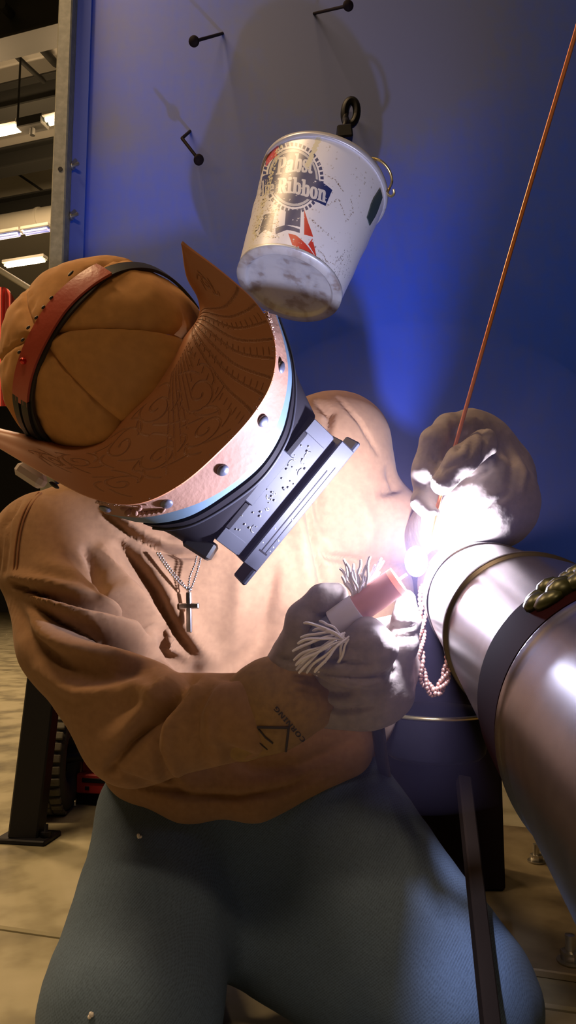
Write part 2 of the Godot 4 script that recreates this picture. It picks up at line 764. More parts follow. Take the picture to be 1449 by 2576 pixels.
func fill_poly(im: Image, poly: PackedVector2Array, col: Color) -> void:
	var t := Geometry2D.triangulate_polygon(poly)
	for i in range(0, t.size(), 3):
		fill_tri(im, poly[t[i]], poly[t[i + 1]], poly[t[i + 2]], col)

# triangles of a word, normalised: baseline at y = 0, cap height 1, x from 0
func word(text: String, font: String, italic := false, weight := 400) -> PackedVector2Array:
	var f := SystemFont.new()
	f.font_names = PackedStringArray([font])
	f.font_italic = italic
	f.font_weight = weight
	var t := TextMesh.new()
	t.text = text
	t.font = f
	t.font_size = 64
	t.pixel_size = 0.01
	t.depth = 0.0
	t.horizontal_alignment = HORIZONTAL_ALIGNMENT_LEFT
	var a := t.surface_get_arrays(0)
	var v: PackedVector3Array = a[Mesh.ARRAY_VERTEX]
	var ix = a[Mesh.ARRAY_INDEX]
	var o := PackedVector2Array()
	var lo := Vector2(1e9, 1e9)
	var hi := -lo
	var order := PackedInt32Array(range(v.size())) if ix == null else PackedInt32Array(ix)
	for i in order:
		var q := Vector2(v[i].x, v[i].y)
		o.append(q)
		lo = lo.min(q)
		hi = hi.max(q)
	for i in o.size():
		o[i] = (o[i] - lo) / (hi.y - lo.y)
	return o

# ------------------------------------------------------------------ build
func _ready() -> void:
	rng.seed = 11
	var cam := Camera3D.new()
	cam.name = "camera"
	add_child(cam)
	cam.position = EYE
	cam.rotation_degrees.x = PITCH
	cam.fov = rad_to_deg(2.0 * atan(1288.0 / F))
	cam.near = 0.02
	cam.far = 100.0
	var we := WorldEnvironment.new()
	we.name = "environment"
	var env := Environment.new()
	env.background_mode = Environment.BG_COLOR
	env.background_color = Color(0.02, 0.02, 0.022)
	env.tonemap_mode = Environment.TONE_MAPPER_LINEAR
	env.tonemap_exposure = 1.0
	env.sdfgi_enabled = true
	env.ssao_enabled = true
	env.ssil_enabled = true
	env.volumetric_fog_enabled = true
	env.volumetric_fog_density = 0.0
	we.environment = env
	add_child(we)
	var arc_at := P(ARC.x, ARC.y, ARC.z)
	var al := OmniLight3D.new()
	al.name = "arc_light"
	al.light_color = Color(0.86, 0.87, 1.0)
	al.light_energy = 0.50
	al.omni_range = 40.0
	al.omni_attenuation = 2.0
	al.light_size = 0.007
	al.shadow_enabled = true
	add_child(al)
	al.position = arc_at
	materials()
	hall()
	booth()
	welding_stand()
	pipe()
	bucket()
	person()
	hood()
	necklace()
	torch()
	rod()
	cart()
	var fog := FogVolume.new()
	fog.name = "weld_smoke"
	fog.shape = RenderingServer.FOG_VOLUME_SHAPE_ELLIPSOID
	fog.size = Vector3(0.48, 0.48, 0.36)
	var fm := FogMaterial.new()
	fm.albedo = Color(0.88, 0.80, 1.0)
	fm.density = 0.042
	fog.material = fm
	add_child(fog)
	fog.position = arc_at
	fog.set_meta("label", "thin violet haze of weld smoke glowing around the arc")
	fog.set_meta("category", "smoke")
	fog.set_meta("kind", "stuff")

func lamp(called: String, label: String, c: Vector3, length: float, width: float, yaw: float, energy: float, cool := false, group := "", omni := 0.0) -> void:
	var bs := Basis(Vector3.UP, yaw)
	var t := thing(called, label, "lamp", c, group)
	var b := MB.new()
	box(b, c + Vector3(0, 0.035, 0), Vector3(length + 0.06, 0.05, width + 0.03), bs, 0.008)
	obj("housing", b, M.fixture, t)
	b = MB.new()
	for s in [-1, 1]:
		var q := c + bs * Vector3(0, -0.012, s * width * 0.25)
		tube(b, PackedVector3Array([q - bs.x * length / 2, q + bs.x * length / 2]), width * 0.2, 10)
	obj("lamp_tube", b, M.tube_cool if cool else M.tube_glow, t)
	var l := AreaLight3D.new()
	l.name = called + "_light"
	l.area_size = Vector2(length, width)
	l.light_color = Color(0.75, 0.83, 1.0) if cool else Color(1.0, 0.83, 0.62)
	l.light_energy = energy * (0.35 if omni > 0.0 else 1.0)
	l.area_range = 60.0
	l.area_attenuation = 2.0
	l.shadow_enabled = true
	add_child(l)
	l.transform = Transform3D(bs * Basis(Vector3.RIGHT, -PI / 2), c + Vector3(0, -0.05 - width * 0.2, 0))
	if omni > 0.0:      # bare tubes also throw light up past their narrow housing
		var o := OmniLight3D.new()
		o.name = called + "_spill"
		o.light_color = l.light_color
		o.light_energy = omni
		o.light_size = 0.12
		o.omni_range = 60.0
		o.omni_attenuation = 2.0
		o.shadow_enabled = true
		add_child(o)
		o.position = c + Vector3(0, -0.16, 0)

func hall() -> void:
	var yaw := deg_to_rad(-17.0)
	var b := MB.new()
	# floor: slabs with open joints over a sub-base
	box(b, Vector3(0, -0.16, -7), Vector3(36, 0.2, 40), Basis.IDENTITY, 0.01)
	var fl := struct("floor", b, mat("joint_dirt", lin(0.05, 0.045, 0.03), 0.9))
	var fy := Basis(Vector3.UP, deg_to_rad(-16))
	var j0 := G(40, 2340)
	var hit := fy.inverse() * j0
	var zs := [-30.0, -14.0, -8.0, -4.5, hit.z, hit.z + 2.2, hit.z + 6.5, 12.0]
	var xs := [-20.0, -8.0, -3.6, 2.4, 8.0, 20.0]
	for i in zs.size() - 1:
		for j in xs.size() - 1:
			var s := MB.new()
			var g := 0.010
			box(s, fy * Vector3((xs[j] + xs[j + 1]) / 2, -0.03, (zs[i] + zs[i + 1]) / 2), Vector3(xs[j + 1] - xs[j] - g, 0.06, zs[i + 1] - zs[i] - g), fy, 0.004)
			obj("slab", s, M.concrete, fl)
	var H := 7.6
	b = MB.new()
	box(b, Vector3(0, H + 0.1, -7), Vector3(36, 0.2, 40), Basis.IDENTITY, 0.01)
	var ce := struct("ceiling", b, M.roof)
	for w in [["wall_back", Vector3(0, H / 2, -27.1), Vector3(36.4, H, 0.2)], ["wall_front", Vector3(0, H / 2, 13.1), Vector3(36.4, H, 0.2)], ["wall_left", Vector3(-18.1, H / 2, -7), Vector3(0.2, H, 40)], ["wall_right", Vector3(18.1, H / 2, -7), Vector3(0.2, H, 40)]]:
		b = MB.new()
		box(b, w[1], w[2], Basis.IDENTITY, 0.01)
		struct(w[0], b, M.hall_wall)
	var hb := Basis(Vector3.UP, yaw)
	# dark beams across the roof
	var k := 0
	for q in [[40.0, 6.75, 0.62, 0.3], [244.0, 7.05, 0.34, 0.24], [397.0, 7.0, 0.3, 0.24], [524.0, 6.9, 0.36, 0.24]]:
		var r := ray(70, q[0])
		var c = EYE + r * ((q[1] - EYE.y) / r.y)
		var hgt: float = q[2]
		b = MB.new()
		box(b, c, Vector3(26, hgt, 0.03), hb, 0.003)
		box(b, c + Vector3(0, hgt / 2, 0), Vector3(26, 0.03, q[3]), hb, 0.003)
		box(b, c - Vector3(0, hgt / 2, 0), Vector3(26, 0.03, q[3]), hb, 0.003)
		var o := struct("trim_%d" % (k + 1), b, M.beam)
		o.set_meta("label", ["deep dark roof beam, topmost in the gap left of the blue panel", "dark roof beam just above the left pair of bright lamps", "dark roof beam right below the left pair of bright lamps", "dark roof beam just above the round pale duct"][k])
		o.set_meta("category", "beam")
		k += 1
	# braces and hanger wire
	k = 0
	for q in [[[2, 8, 6.7], [140, 160, 7.35], 0.05, "thick dark diagonal brace running down to the steel post"], [[-20, 85, 7.0], [112, 207, 7.2], 0.032, "thin dark diagonal brace crossing the hanger wire"], [[12, 415, 7.4], [118, 487, 7.4], 0.02, "hairline diagonal rod below the bright lamps"], [[-30, 662, 3.9], [78, 728, 3.6], 0.03, "pale sloping rail beside the welder's cap"]]:
		b = MB.new()
		var r1 := ray(q[0][0], q[0][1])
		var r2 := ray(q[1][0], q[1][1])
		tube(b, PackedVector3Array([EYE + r1 * ((q[0][2] - EYE.y) / r1.y), EYE + r2 * ((q[1][2] - EYE.y) / r2.y)]), q[2], 8)
		tag(obj("roof_brace" if k < 3 else "hall_rail", b, M.beam if k < 3 else M.duct), q[3], "brace" if k < 3 else "rail")
		k += 1
	# round duct
	b = MB.new()
	var rd := ray(60, 560)
	var dc := EYE + rd * ((6.3 - EYE.y) / rd.y)
	tube(b, PackedVector3Array([dc - hb.x * 11, dc + hb.x * 11]), 0.17, 20)
	for i in 24:
		var q: Vector3 = dc + hb.x * (-10.5 + i * 0.9)
		tube(b, PackedVector3Array([q - hb.x * 0.02, q + hb.x * 0.02]), 0.185, 20)
	tag(obj("air_duct", b, M.duct), "round pale ventilation duct under the roof, above the cool lamps", "duct")
	# lamps that show in the gap
	var r3 := ray(22, 325)
	var l1 := EYE + r3 * ((6.0 - EYE.y) / r3.y)
	var per: float = (EYE + ray(1022, 325) * ((6.0 - EYE.y) / r3.y)).distance_to(l1) / 1000.0
	lamp("tube_lamp", "left of the two bright tube lamps beside the grey sensor box, high in the gap", l1 - hb.x * 0.32, 0.9, 0.14, yaw, 3.0, false, "bright tube lamps", 2.6)
	lamp("tube_lamp", "right of the two bright tube lamps beside the grey sensor box, nearest the steel post", l1 + hb.x * 0.98, 0.9, 0.14, yaw, 3.0, false, "bright tube lamps", 2.6)
	b = MB.new()
	box(b, l1 + hb.x * 0.33, Vector3(0.338, 0.12, 0.16), hb, 0.01)
	tube(b, PackedVector3Array([l1 + hb.x * 0.33 - Vector3(0, 0.14, 0), l1 + hb.x * 0.33]), 0.03, 10)
	tag(obj("sensor_box", b, M.beam), "small grey sensor box between the two bright lamps", "box")
	b = MB.new()
	tube(b, PackedVector3Array([l1 + hb.x * 0.12, l1 + hb.x * 0.12 + Vector3(0, 1.5, 0)]), 0.012, 6)
	tag(obj("hanger_wire", b, M.beam), "thin hanger wire rising from the bright lamps to the roof", "wire")
	var r4 := ray(62, 660)
	lamp("tube_lamp", "long single tube lamp just above the welder's cap", EYE + r4 * ((5.2 - EYE.y) / r4.y), 0.62, 0.09, yaw, 3.0, false, "bright tube lamps", 2.6)
	var r5 := ray(18, 592)
	lamp("tube_lamp", "left of the two dim bluish lamps below the round duct", EYE + r5 * ((5.3 - EYE.y) / r5.y), 0.36, 0.1, yaw, 0.5, true, "dim bluish lamps")
	var r6 := ray(92, 580)
	lamp("tube_lamp", "right of the two dim bluish lamps below the round duct", EYE + r6 * ((5.3 - EYE.y) / r6.y), 0.36, 0.1, yaw, 0.5, true, "dim bluish lamps")
	# shop lamps overhead, outside the frame
	lamp("shop_lamp", "long shop lamp hanging overhead, outside the picture to the left", Vector3(-1.5, 3.9, -0.75), 1.4, 0.3, yaw, 7.5, false, "shop lamps over the booth")
	lamp("shop_lamp", "long shop lamp hanging overhead, behind the viewer", Vector3(-0.2, 3.9, 1.9), 1.4, 0.3, yaw, 3.0, false, "shop lamps over the booth")
	lamp("shop_lamp", "long shop lamp hanging behind the blue panel", Vector3(-3.4, 4.2, -4.2), 1.4, 0.3, yaw, 16.0, false, "shop lamps over the booth")
	# red curtain hung from the rail
	b = MB.new()
	var rows := []
	for i in 10:
		var row := []
		for j in 22:
			var x := -60.0 + 100.0 * j / 21
			var y := 722.0 + 300.0 * i / 9 + (40.0 * pow(maxf(0.0, (j - 14) / 7.0), 2) if i < 3 else 0.0)
			row.append(P(x, y, 5.0 + 0.04 * sin(j * 1.3)))
		rows.append(row)
	sheet(b, rows, 0.004, Vector3(0, 0, 1))
	tag(obj("welding_curtain", b, M.red_vinyl), "red welding curtain behind the cap at the left edge", "curtain")

# blue paint with pale weld dust lying on it in clouds of their own
func panel_paint(xa: float, xb: float, ya: float, yb: float, z: float) -> StandardMaterial3D:
	var S := 384
	var im := Image.create(S, S, false, Image.FORMAT_RGB8)
	var n := FastNoiseLite.new()
	n.frequency = 2.2
	n.fractal_octaves = 4
	n.seed = 12
	var n2 := FastNoiseLite.new()
	n2.frequency = 40.0
	n2.fractal_octaves = 2
	var clouds := [[740, 200, 0.34, 0.75], [270, 330, 0.10, 0.8], [290, 90, 0.10, 0.4], [1150, 120, 0.32, 0.7], [280, 620, 0.11, 0.6], [900, -500, 0.7, 0.6]]
	var cs := []
	for c in clouds:
		cs.append([W(c[0], c[1], z), c[2], c[3]])
	for y in S:
		for x in S:
			var p := Vector3(lerpf(xa, xb, (x + 0.5) / S), lerpf(yb, ya, (y + 0.5) / S), z)
			var d := 0.03 + 0.22 * n.get_noise_2d(p.x, p.y)
			for c in cs:
				d += c[2] * exp(-(p - c[0]).length_squared() / (c[1] * c[1]))
			d += 0.10 * n2.get_noise_2d(p.x * 0.5, p.y) + 0.12 * n2.get_noise_2d(p.x * 2.0, p.y * 0.25)
			d = clampf(d, 0.0, 1.0)
			im.set_pixel(x, y, lin(lerpf(0.012, 0.10, d), lerpf(0.085, 0.135, d), lerpf(0.88, 0.36, d)))
	var m := StandardMaterial3D.new()
	m.resource_name = "blue_panel"
	m.albedo_texture = ImageTexture.create_from_image(im)
	m.roughness = 0.5
	m.metallic_specular = 0.6
	return m

func booth() -> void:
	var z := -1.65
	var t := thing("booth_panel", "tall blue steel booth panel with dusty grey patches behind the welder", "panel", Vector3(W(160, 1500, z).x, 0, z))
	var lx := W(168, 300, z).x - 0.045
	lx = W(214, 300, z).x
	var x0 := W(60, 1700, z).x
	var b := MB.new()
	var prow := []
	for i in 13:
		var row := []
		for j in 13:
			row.append(Vector3(lerpf(lx - 0.04, 3.0, j / 12.0), lerpf(3.4, 0.4, i / 12.0), z - 0.009))
		prow.append(row)
	sheet(b, prow, 0.006, Vector3(0, 0, 1))
	obj("panel_sheet", b, panel_paint(lx - 0.04, 3.0, 0.4, 3.4, z), t)
	# the frame leg: square post, the blue return beside it carries the bolts
	var pl := W(128, 500, z + 0.05).x
	var pr := W(164, 500, z + 0.05).x
	b = MB.new()
	box(b, Vector3((pl + pr) / 2, 2.06, z + 0.02), Vector3(pr - pl, 2.8, 0.06), Basis.IDENTITY, 0.003)
	obj("frame_post", b, M.post_grey, t)
	b = MB.new()
	tube(b, PackedVector3Array([Vector3((pl + pr) / 2 + 0.003, W(140, 426, z + 0.05).y, z + 0.045), Vector3((pl + pr) / 2 + 0.003, W(140, 426, z + 0.05).y, z + 0.0515)]), 0.0055, 14)
	obj("bolt_hole", b, M.black_paint, t)
	b = MB.new()
	box(b, Vector3((pr + lx) / 2 + 0.002, 1.9, z + 0.004), Vector3(lx - pr + 0.012, 3.0, 0.006), Basis(Vector3.UP, deg_to_rad(10)), 0.001)
	obj("frame_return", b, M.blue_paint, t)
	for q in [[178.0, 420.0], [176.0, 546.0]]:
		var c := W(q[0], q[1], z + 0.012)
		b = MB.new()
		var dir := Vector3(0.86, 0.03, 0.5).normalized()
		lathe(b, [[0.0, -0.004], [0.013, -0.004], [0.013, -0.001], [0.013, -0.001], [0.0, -0.001]], c, dir, 18)
		lathe(b, [[0.0, 0.0], [0.0085, 0.0], [0.0085, 0.007], [0.0085, 0.007], [0.004, 0.0075], [0.004, 0.026], [0.004, 0.026], [0.0, 0.027]], c, dir, 6)
		obj("bolt", b, M.zinc, t)
	# lower leg in black with its foot plate
	var foot := G(66, 2112)
	b = MB.new()
	var top := Vector3((pl + pr) / 2 - 0.01, 0.72, z + 0.01)
	bar(b, Vector3(foot.x, 0.008, foot.z), Vector3(top.x, top.y + 0.25, foot.z), 0.070, 0.06, Vector3(0, 0, 1), 0.004)
	obj("leg", b, M.black_paint, t)
	b = MB.new()
	box(b, Vector3(foot.x + 0.005, 0.006, foot.z), Vector3(0.125, 0.012, 0.085), Basis(Vector3.UP, deg_to_rad(-10)), 0.003)
	obj("foot_plate", b, M.black_paint, t)
	b = MB.new()
	lathe(b, [[0.0, 0.0], [0.012, 0.0], [0.012, 0.012], [0.012, 0.012], [0.005, 0.013], [0.005, 0.028], [0.0, 0.028]], Vector3(foot.x + 0.052, 0.012, foot.z + 0.02), Vector3.UP, 6)
	obj("anchor_bolt", b, M.black_paint, t)
	b = MB.new()
	var rr := W(1700, 2200, z).x
	box(b, Vector3(rr, 1.2, z + 0.01), Vector3(0.08, 2.4, 0.07), Basis.IDENTITY, 0.004)
	obj("leg", b, M.black_paint, t)
	# pegs welded to the panel, each a short rod with a flat head
	var pk := 0
	for q in [[560.0, 84.0, -0.35, 0.10], [790.0, 34.0, 0.4, 0.09], [478.0, 330.0, -0.1, 0.12]]:
		var c := W(q[0], q[1], z - 0.009)
		var tip: Vector3 = P([488.0, 876.0, 500.0][pk], [104.0, 14.0, 402.0][pk], 1.55)
		b = MB.new()
		var mid := (c + tip) / 2
		if pk == 2:
			mid = P(458, 348, 1.56)
		tube(b, PackedVector3Array([c, mid, tip]), 0.0035, 8)
		var dr := (tip - mid).normalized()
		lathe(b, [[0.0, -0.003], [0.009, -0.003], [0.0115, 0.0], [0.008, 0.004], [0.0, 0.005]], tip, (dr + Vector3(0, 0, 0.8)).normalized(), 18)
		tag(obj("wall_peg", b, M.dark_paint), ["dark peg with a round head at the upper left of the blue panel", "dark peg with a round head at the top edge above the bucket", "bent dark peg on the panel left of the bucket"][pk], "peg", "pegs on the blue panel")
		pk += 1

func welding_stand() -> void:
	var base := G(1275, 2262)
	# floor plate with two anchor bolts
	var t := thing("floor_plate", "dusty tan steel floor plate under the pipe, with anchor bolts", "plate", Vector3(base.x, 0, base.z))
	var b := MB.new()
	var e1 := G(1310, 2432, 0.012)
	var e2 := G(1449, 2452, 0.012)
	var dx := Vector3(e2.x - e1.x, 0, e2.z - e1.z).normalized()
	var bs := Basis(dx, Vector3.UP, dx.cross(Vector3.UP))
	var c := e1 + dx * 0.3 - bs.z * 0.36
	c.y = 0.006
	box(b, c, Vector3(1.0, 0.012, 0.72), bs, 0.002)
	obj("plate", b, mat("plate_dust", Color.WHITE, 0.6, 0.1, null, 0, 1.3, ramp_tex(0.01, 5, [lin(0.12, 0.09, 0.05), lin(0.25, 0.20, 0.115), lin(0.34, 0.28, 0.17)], [0.0, 0.5, 1.0], 512, 31)), t)
	for q in [[1350.0, 2168.0, 1.0], [1436.0, 2420.0, 1.1]]:
		var p := G(q[0], q[1], 0.012)
		p.y = 0.012
		var s: float = q[2]
		b = MB.new()
		lathe(b, [[0.0, 0.0], [0.019 * s, 0.0], [0.019 * s, 0.003], [0.019 * s, 0.003], [0.0, 0.003]], p, Vector3.UP, 20)
		lathe(b, [[0.0, 0.003], [0.0135 * s, 0.003], [0.0135 * s, 0.015 * s], [0.0135 * s, 0.015 * s], [0.007 * s, 0.0155 * s]], p, Vector3.UP, 6)
		lathe(b, [[0.0068 * s, 0.012 * s], [0.0068 * s, 0.036 * s], [0.0068 * s, 0.036 * s], [0.0, 0.037 * s]], p, Vector3.UP, 14)
		obj("anchor_bolt", b, M.zinc, t)
	# column with drum and spindle
	t = thing("positioner_stand", "dark steel column stand with a round drum holding the pipe from behind", "stand", Vector3(base.x - 0.06, 0.012, base.z))
	var cx := base.x - 0.075
	b = MB.new()
	box(b, Vector3(cx - 0.055, 0.31, base.z - 0.075), Vector3(0.26, 0.60, 0.15), Basis.IDENTITY, 0.008)
	obj("column", b, M.dark_paint, t)
	var dd := P(1092, 1842, 1.16)
	b = MB.new()
	lathe(b, [[0.0, -0.036], [0.07, -0.036], [0.078, -0.028], [0.083, 0.0], [0.083, 0.03], [0.078, 0.036], [0.078, 0.036], [0.0, 0.036]], dd, Vector3.UP, 40)
	box(b, Vector3(dd.x, dd.y - 0.02, (dd.z + base.z) / 2 - 0.03), Vector3(0.1, 0.05, absf(dd.z - base.z) + 0.02), Basis.IDENTITY, 0.004)
	obj("drum", b, M.black_plastic, t)
	b = MB.new()
	var ring := PackedVector3Array()
	for i in 17:
		var a := lerpf(-2.35, -0.9, i / 16.0)
		ring.append(dd + Vector3(cos(a) * 0.0835, 0.033, -sin(a) * 0.0835))
	tube(b, ring, 0.0032, 8)
	obj("drum_rim", b, M.brass, t)
	b = MB.new()
	var sp := P(1140, 1450, 1.30)
	tube(b, PackedVector3Array([sp, P(1180, 1482, 0.86)]), 0.03, 20)
	tube(b, PackedVector3Array([Vector3(sp.x, 0.55, sp.z), Vector3(sp.x, sp.y + 0.03, sp.z)]), 0.045, 20)
	obj("spindle_arm", b, M.dark_paint, t)
	# brace leg in front of the welder's knee
	b = MB.new()
	var lg := G(1246, 2690)
	var lp := P(1234, 2576, 0.735)
	var tp := P(1166, 1960, 0.99)
	bar(b, tp, tp.lerp(lp, (tp.y - 0.0) / (tp.y - lp.y)), 0.0175, 0.0175, Vector3(0, 0, 1), 0.002)
	var bp := mat("brown_paint", lin(0.016, 0.011, 0.008), 0.8)
	bp.metallic_specular = 0.1
	tag(obj("brace_leg", b, bp), "thin dark square bar slanting down in front of the welder's left knee", "brace")

func pipe() -> void:
	var R := 0.057
	var d1 := 0.785
	var a := P(1200, 1495, d1)
	var ax := (P(948, 1291, 50.0) - EYE).normalized()   # runs away from the viewer
	var nr := -ax
	var t := thing("steel_pipe", "shiny steel pipe in the right foreground running towards the viewer", "pipe", a)
	var L2 := 0.785 - 0.517
	var b := MB.new()
	var k := 1.0 / absf(ax.dot(fwd))
	var l2 := L2 * k
	var l3 := (0.785 - 0.331) * k
	lathe(b, [[R - 0.006, 0.06], [R - 0.006, 0.0], [R - 0.006, 0.0], [R - 0.004, -0.0015], [R - 0.004, -0.0015], [R, 0.003], [R, 0.003], [R, l2 * 0.25], [R, l2 * 0.5], [R, l2 * 0.75], [R, l2]], a, nr, 96)
	obj("pipe_wall", b, M.steel, t)
	b = MB.new()
	lathe(b, [[R, l2 * 0.30], [R + 0.0014, l2 * 0.30 + 0.001], [R + 0.0014, l2 * 0.30 + 0.003], [R, l2 * 0.30 + 0.004]], a, nr, 96)
	obj("weld_bead", b, M.steel_edge, t)
	b = MB.new()
	lathe(b, [[R - 0.001, l2 - 0.001], [R + 0.0026, l2 - 0.001], [R + 0.0026, l2 - 0.001], [R + 0.0026, l2 + 0.006], [R + 0.0016, l2 + 0.007], [R - 0.001, l2 + 0.010]], a, nr, 96)
	obj("collar_ring", b, M.steel_edge, t)
	b = MB.new()
	lathe(b, [[R, l2 + 0.01], [R, l2 + 0.04], [R, l2 + 0.08], [R, l2 + 0.12], [R, l3]], a, nr, 96)
	obj("pipe_wall", b, M.steel, t)
	b = MB.new()
	lathe(b, [[R - 0.002, l3 - 0.004], [R + 0.0025, l3 - 0.004], [R + 0.0025, l3 - 0.004], [R + 0.0025, l3 + 0.046], [R + 0.0025, l3 + 0.046], [R - 0.002, l3 + 0.046]], a, nr, 96)
	obj("clamp_band", b, M.rust, t)
	b = MB.new()
	lathe(b, [[R - 0.001, l3 + 0.044], [R + 0.002, l3 + 0.047], [R + 0.003, l3 + 0.05], [R + 0.002, l3 + 0.054], [R + 0.001, l3 + 0.06], [R + 0.001, l3 + 0.1], [R + 0.001, l3 + 0.22], [R + 0.001, l3 + 0.22], [R - 0.005, l3 + 0.22]], a, nr, 96)
	obj("pipe_wall", b, M.steel, t)
	# clamp lug with its screw on top of the band
	b = MB.new()
	var up := (upv - ax * upv.dot(ax)).normalized()
	var sd := ax.cross(up).normalized()
	for q in [[-0.62, 0.006], [-0.50, 0.009], [-0.38, 0.008], [-0.26, 0.010], [-0.13, 0.008]]:
		var rr: Vector3 = (up * cos(q[0]) + (-sd if sd.x > 0 else sd) * sin(-q[0])).normalized()
		for e in 3:
			ball(b, a + nr * (l3 + 0.010 + 0.008 * e + rng.randf_range(-0.002, 0.002)) + rr * (R + 0.0035) + rr.cross(nr) * rng.randf_range(-0.003, 0.003), Vector3(0.0075, q[1] * 0.6, 0.0065), Basis(rr.cross(nr), rr, nr) * Basis(Vector3.UP, rng.randf() * 3.0), 10)
	obj("clamp_lug", b, mat("clamp_green", lin(0.045, 0.05, 0.02), 0.35, 0.4, null, 0, 10), t)
	# far coupon on the other side of the joint
	t = thing("pipe_coupon", "short steel pipe end behind the glowing weld joint", "pipe", a + ax * 0.05)
	b = MB.new()
	lathe(b, [[R - 0.006, 0.0], [R - 0.004, -0.001], [R - 0.004, -0.001], [R, 0.003], [R, 0.003], [R, 0.10], [R, 0.10], [R - 0.006, 0.10], [R - 0.006, 0.0]], a + ax * 0.003, ax, 96)
	obj("pipe_wall", b, M.steel, t)
	# glowing bead beside the arc
	b = MB.new()
	var arc_at := P(ARC.x, ARC.y, ARC.z)
	var rel := arc_at - a
	rel = (rel - ax * rel.dot(ax)).normalized()
	var side := ax.cross(rel).normalized()
	var line := PackedVector3Array()
	for i in 14:
		var an := 0.06 + 0.05 * i
		if side.dot(upv) < 0:
			an = -an
		line.append(a + (rel * cos(an) + side * sin(an)) * (R + 0.0005))
	tube(b, line, 0.0028, 8)
	tag(obj("hot_weld_bead", b, M.hot_steel), "orange glowing weld bead beside the arc on the pipe joint", "weld")
	# the arc
	b = MB.new()
	ball(b, arc_at, Vector3(0.0115, 0.0155, 0.0115), Basis.IDENTITY, 24)
	tag(obj("arc_flame", b, M.arc_glow), "blinding white welding arc between the torch cup and the pipe", "arc")
	# braided chain loop
	var path := smooth(pts([[1066, 1470, 0.80], [1062, 1560, 0.797], [1056, 1640, 0.793], [1064, 1705, 0.79], [1092, 1742, 0.788], [1116, 1715, 0.79], [1130, 1660, 0.795], [1138, 1590, 0.80], [1136, 1520, 0.81]]), 150)
	t = thing("chain_loop", "coppery braided chain hanging in a loop below the pipe joint", "chain", path[75])
	for s in 3:
		b = MB.new()
		var rad := PackedFloat32Array()
		var p2 := PackedVector3Array()
		for i in path.size():
			var tg := (path[mini(i + 1, 150)] - path[maxi(i - 1, 0)]).normalized()
			var fb := frame_of(tg, Vector3(0, 0, 1))
			var an := i * 0.16 + s * TAU / 3
			p2.append(path[i] + (fb.x * cos(an) + fb.y * sin(an)) * 0.0036)
		# beads along the strand
		var run := 0.0
		var last := p2[0]
		for i in range(1, p2.size()):
			run += p2[i].distance_to(last)
			last = p2[i]
			if run > 0.0034:
				run = 0.0
				ball(b, p2[i], Vector3.ONE * 0.0026, Basis.IDENTITY, 8)
		tube(b, p2, 0.0014, 6)
		obj("strand", b, M.copper, t)

# ------------------------------------------------------------------ bucket
var bkA: Vector3
var bkZ: Vector3
var bkL := 0.0
var bkRb := 0.1005
var bkRt := 0.1255
var bkB: Basis

func bucket_uv(x: float, y: float, tries := 9) -> Vector2:
	var r := ray(x, y)
	var lo := 0.9
	var prev := 1.0
	var t := 0.9
	var got := false
	while t < 1.7:
		var p := EYE + r * t - bkA
		var h := p.dot(bkZ)
		var f := (p - bkZ * h).length() - (bkRb + (bkRt - bkRb) * h / bkL)
		if f < 0.0:
			got = true
			break
		lo = t
		t += 0.01
	if not got:
		if tries > 0:
			return bucket_uv(x + signf(775.0 - x) * 2.0, y + signf(540.0 - y) * 0.4, tries - 1)
		return Vector2(-1, -1)
	var hi := t
	for i in 14:
		var mid := (lo + hi) / 2
		var p := EYE + r * mid - bkA
		var h := p.dot(bkZ)
		if (p - bkZ * h).length() - (bkRb + (bkRt - bkRb) * h / bkL) < 0.0:
			hi = mid
		else:
			lo = mid
	var p := EYE + r * hi - bkA
	var h := p.dot(bkZ)
	return Vector2(fposmod(atan2(p.dot(bkB.y), p.dot(bkB.x)) / TAU, 1.0), h / bkL)

func bucket_poly(im: Image, poly: Array, col: Color) -> void:
	var o := PackedVector2Array()
	for q in poly:
		var c := bucket_uv(q[0], q[1])
		if c.x < 0:
			return
		o.append(Vector2(c.x * im.get_width(), c.y * im.get_height()))
	fill_poly(im, o, col)

func bucket_word(im: Image, tri: PackedVector2Array, base: Array, hgt: Array, col: Color, grow := 0.0) -> void:
	var w := 0.0
	for q in tri:
		w = maxf(w, q.x)
	var o := PackedVector2Array()
	for q in tri:
		var f := q.x / w * (base.size() - 1)
		var k := clampi(int(f), 0, base.size() - 2)
		var p: Vector2 = (base[k] as Vector2).lerp(base[k + 1], f - k) + (hgt[0] as Vector2) * q.y
		var c := bucket_uv(p.x, p.y)
		o.append(Vector2(c.x * im.get_width(), c.y * im.get_height()))
	for i in range(0, o.size(), 3):
		if o[i].x < 0 or o[i + 1].x < 0 or o[i + 2].x < 0:
			continue
		if grow > 0.0:
			for dx in [-grow, grow]:
				for dy in [-grow, grow]:
					var e := Vector2(dx, dy)
					fill_tri(im, o[i] + e, o[i + 1] + e, o[i + 2] + e, col)
		else:
			fill_tri(im, o[i], o[i + 1], o[i + 2], col)

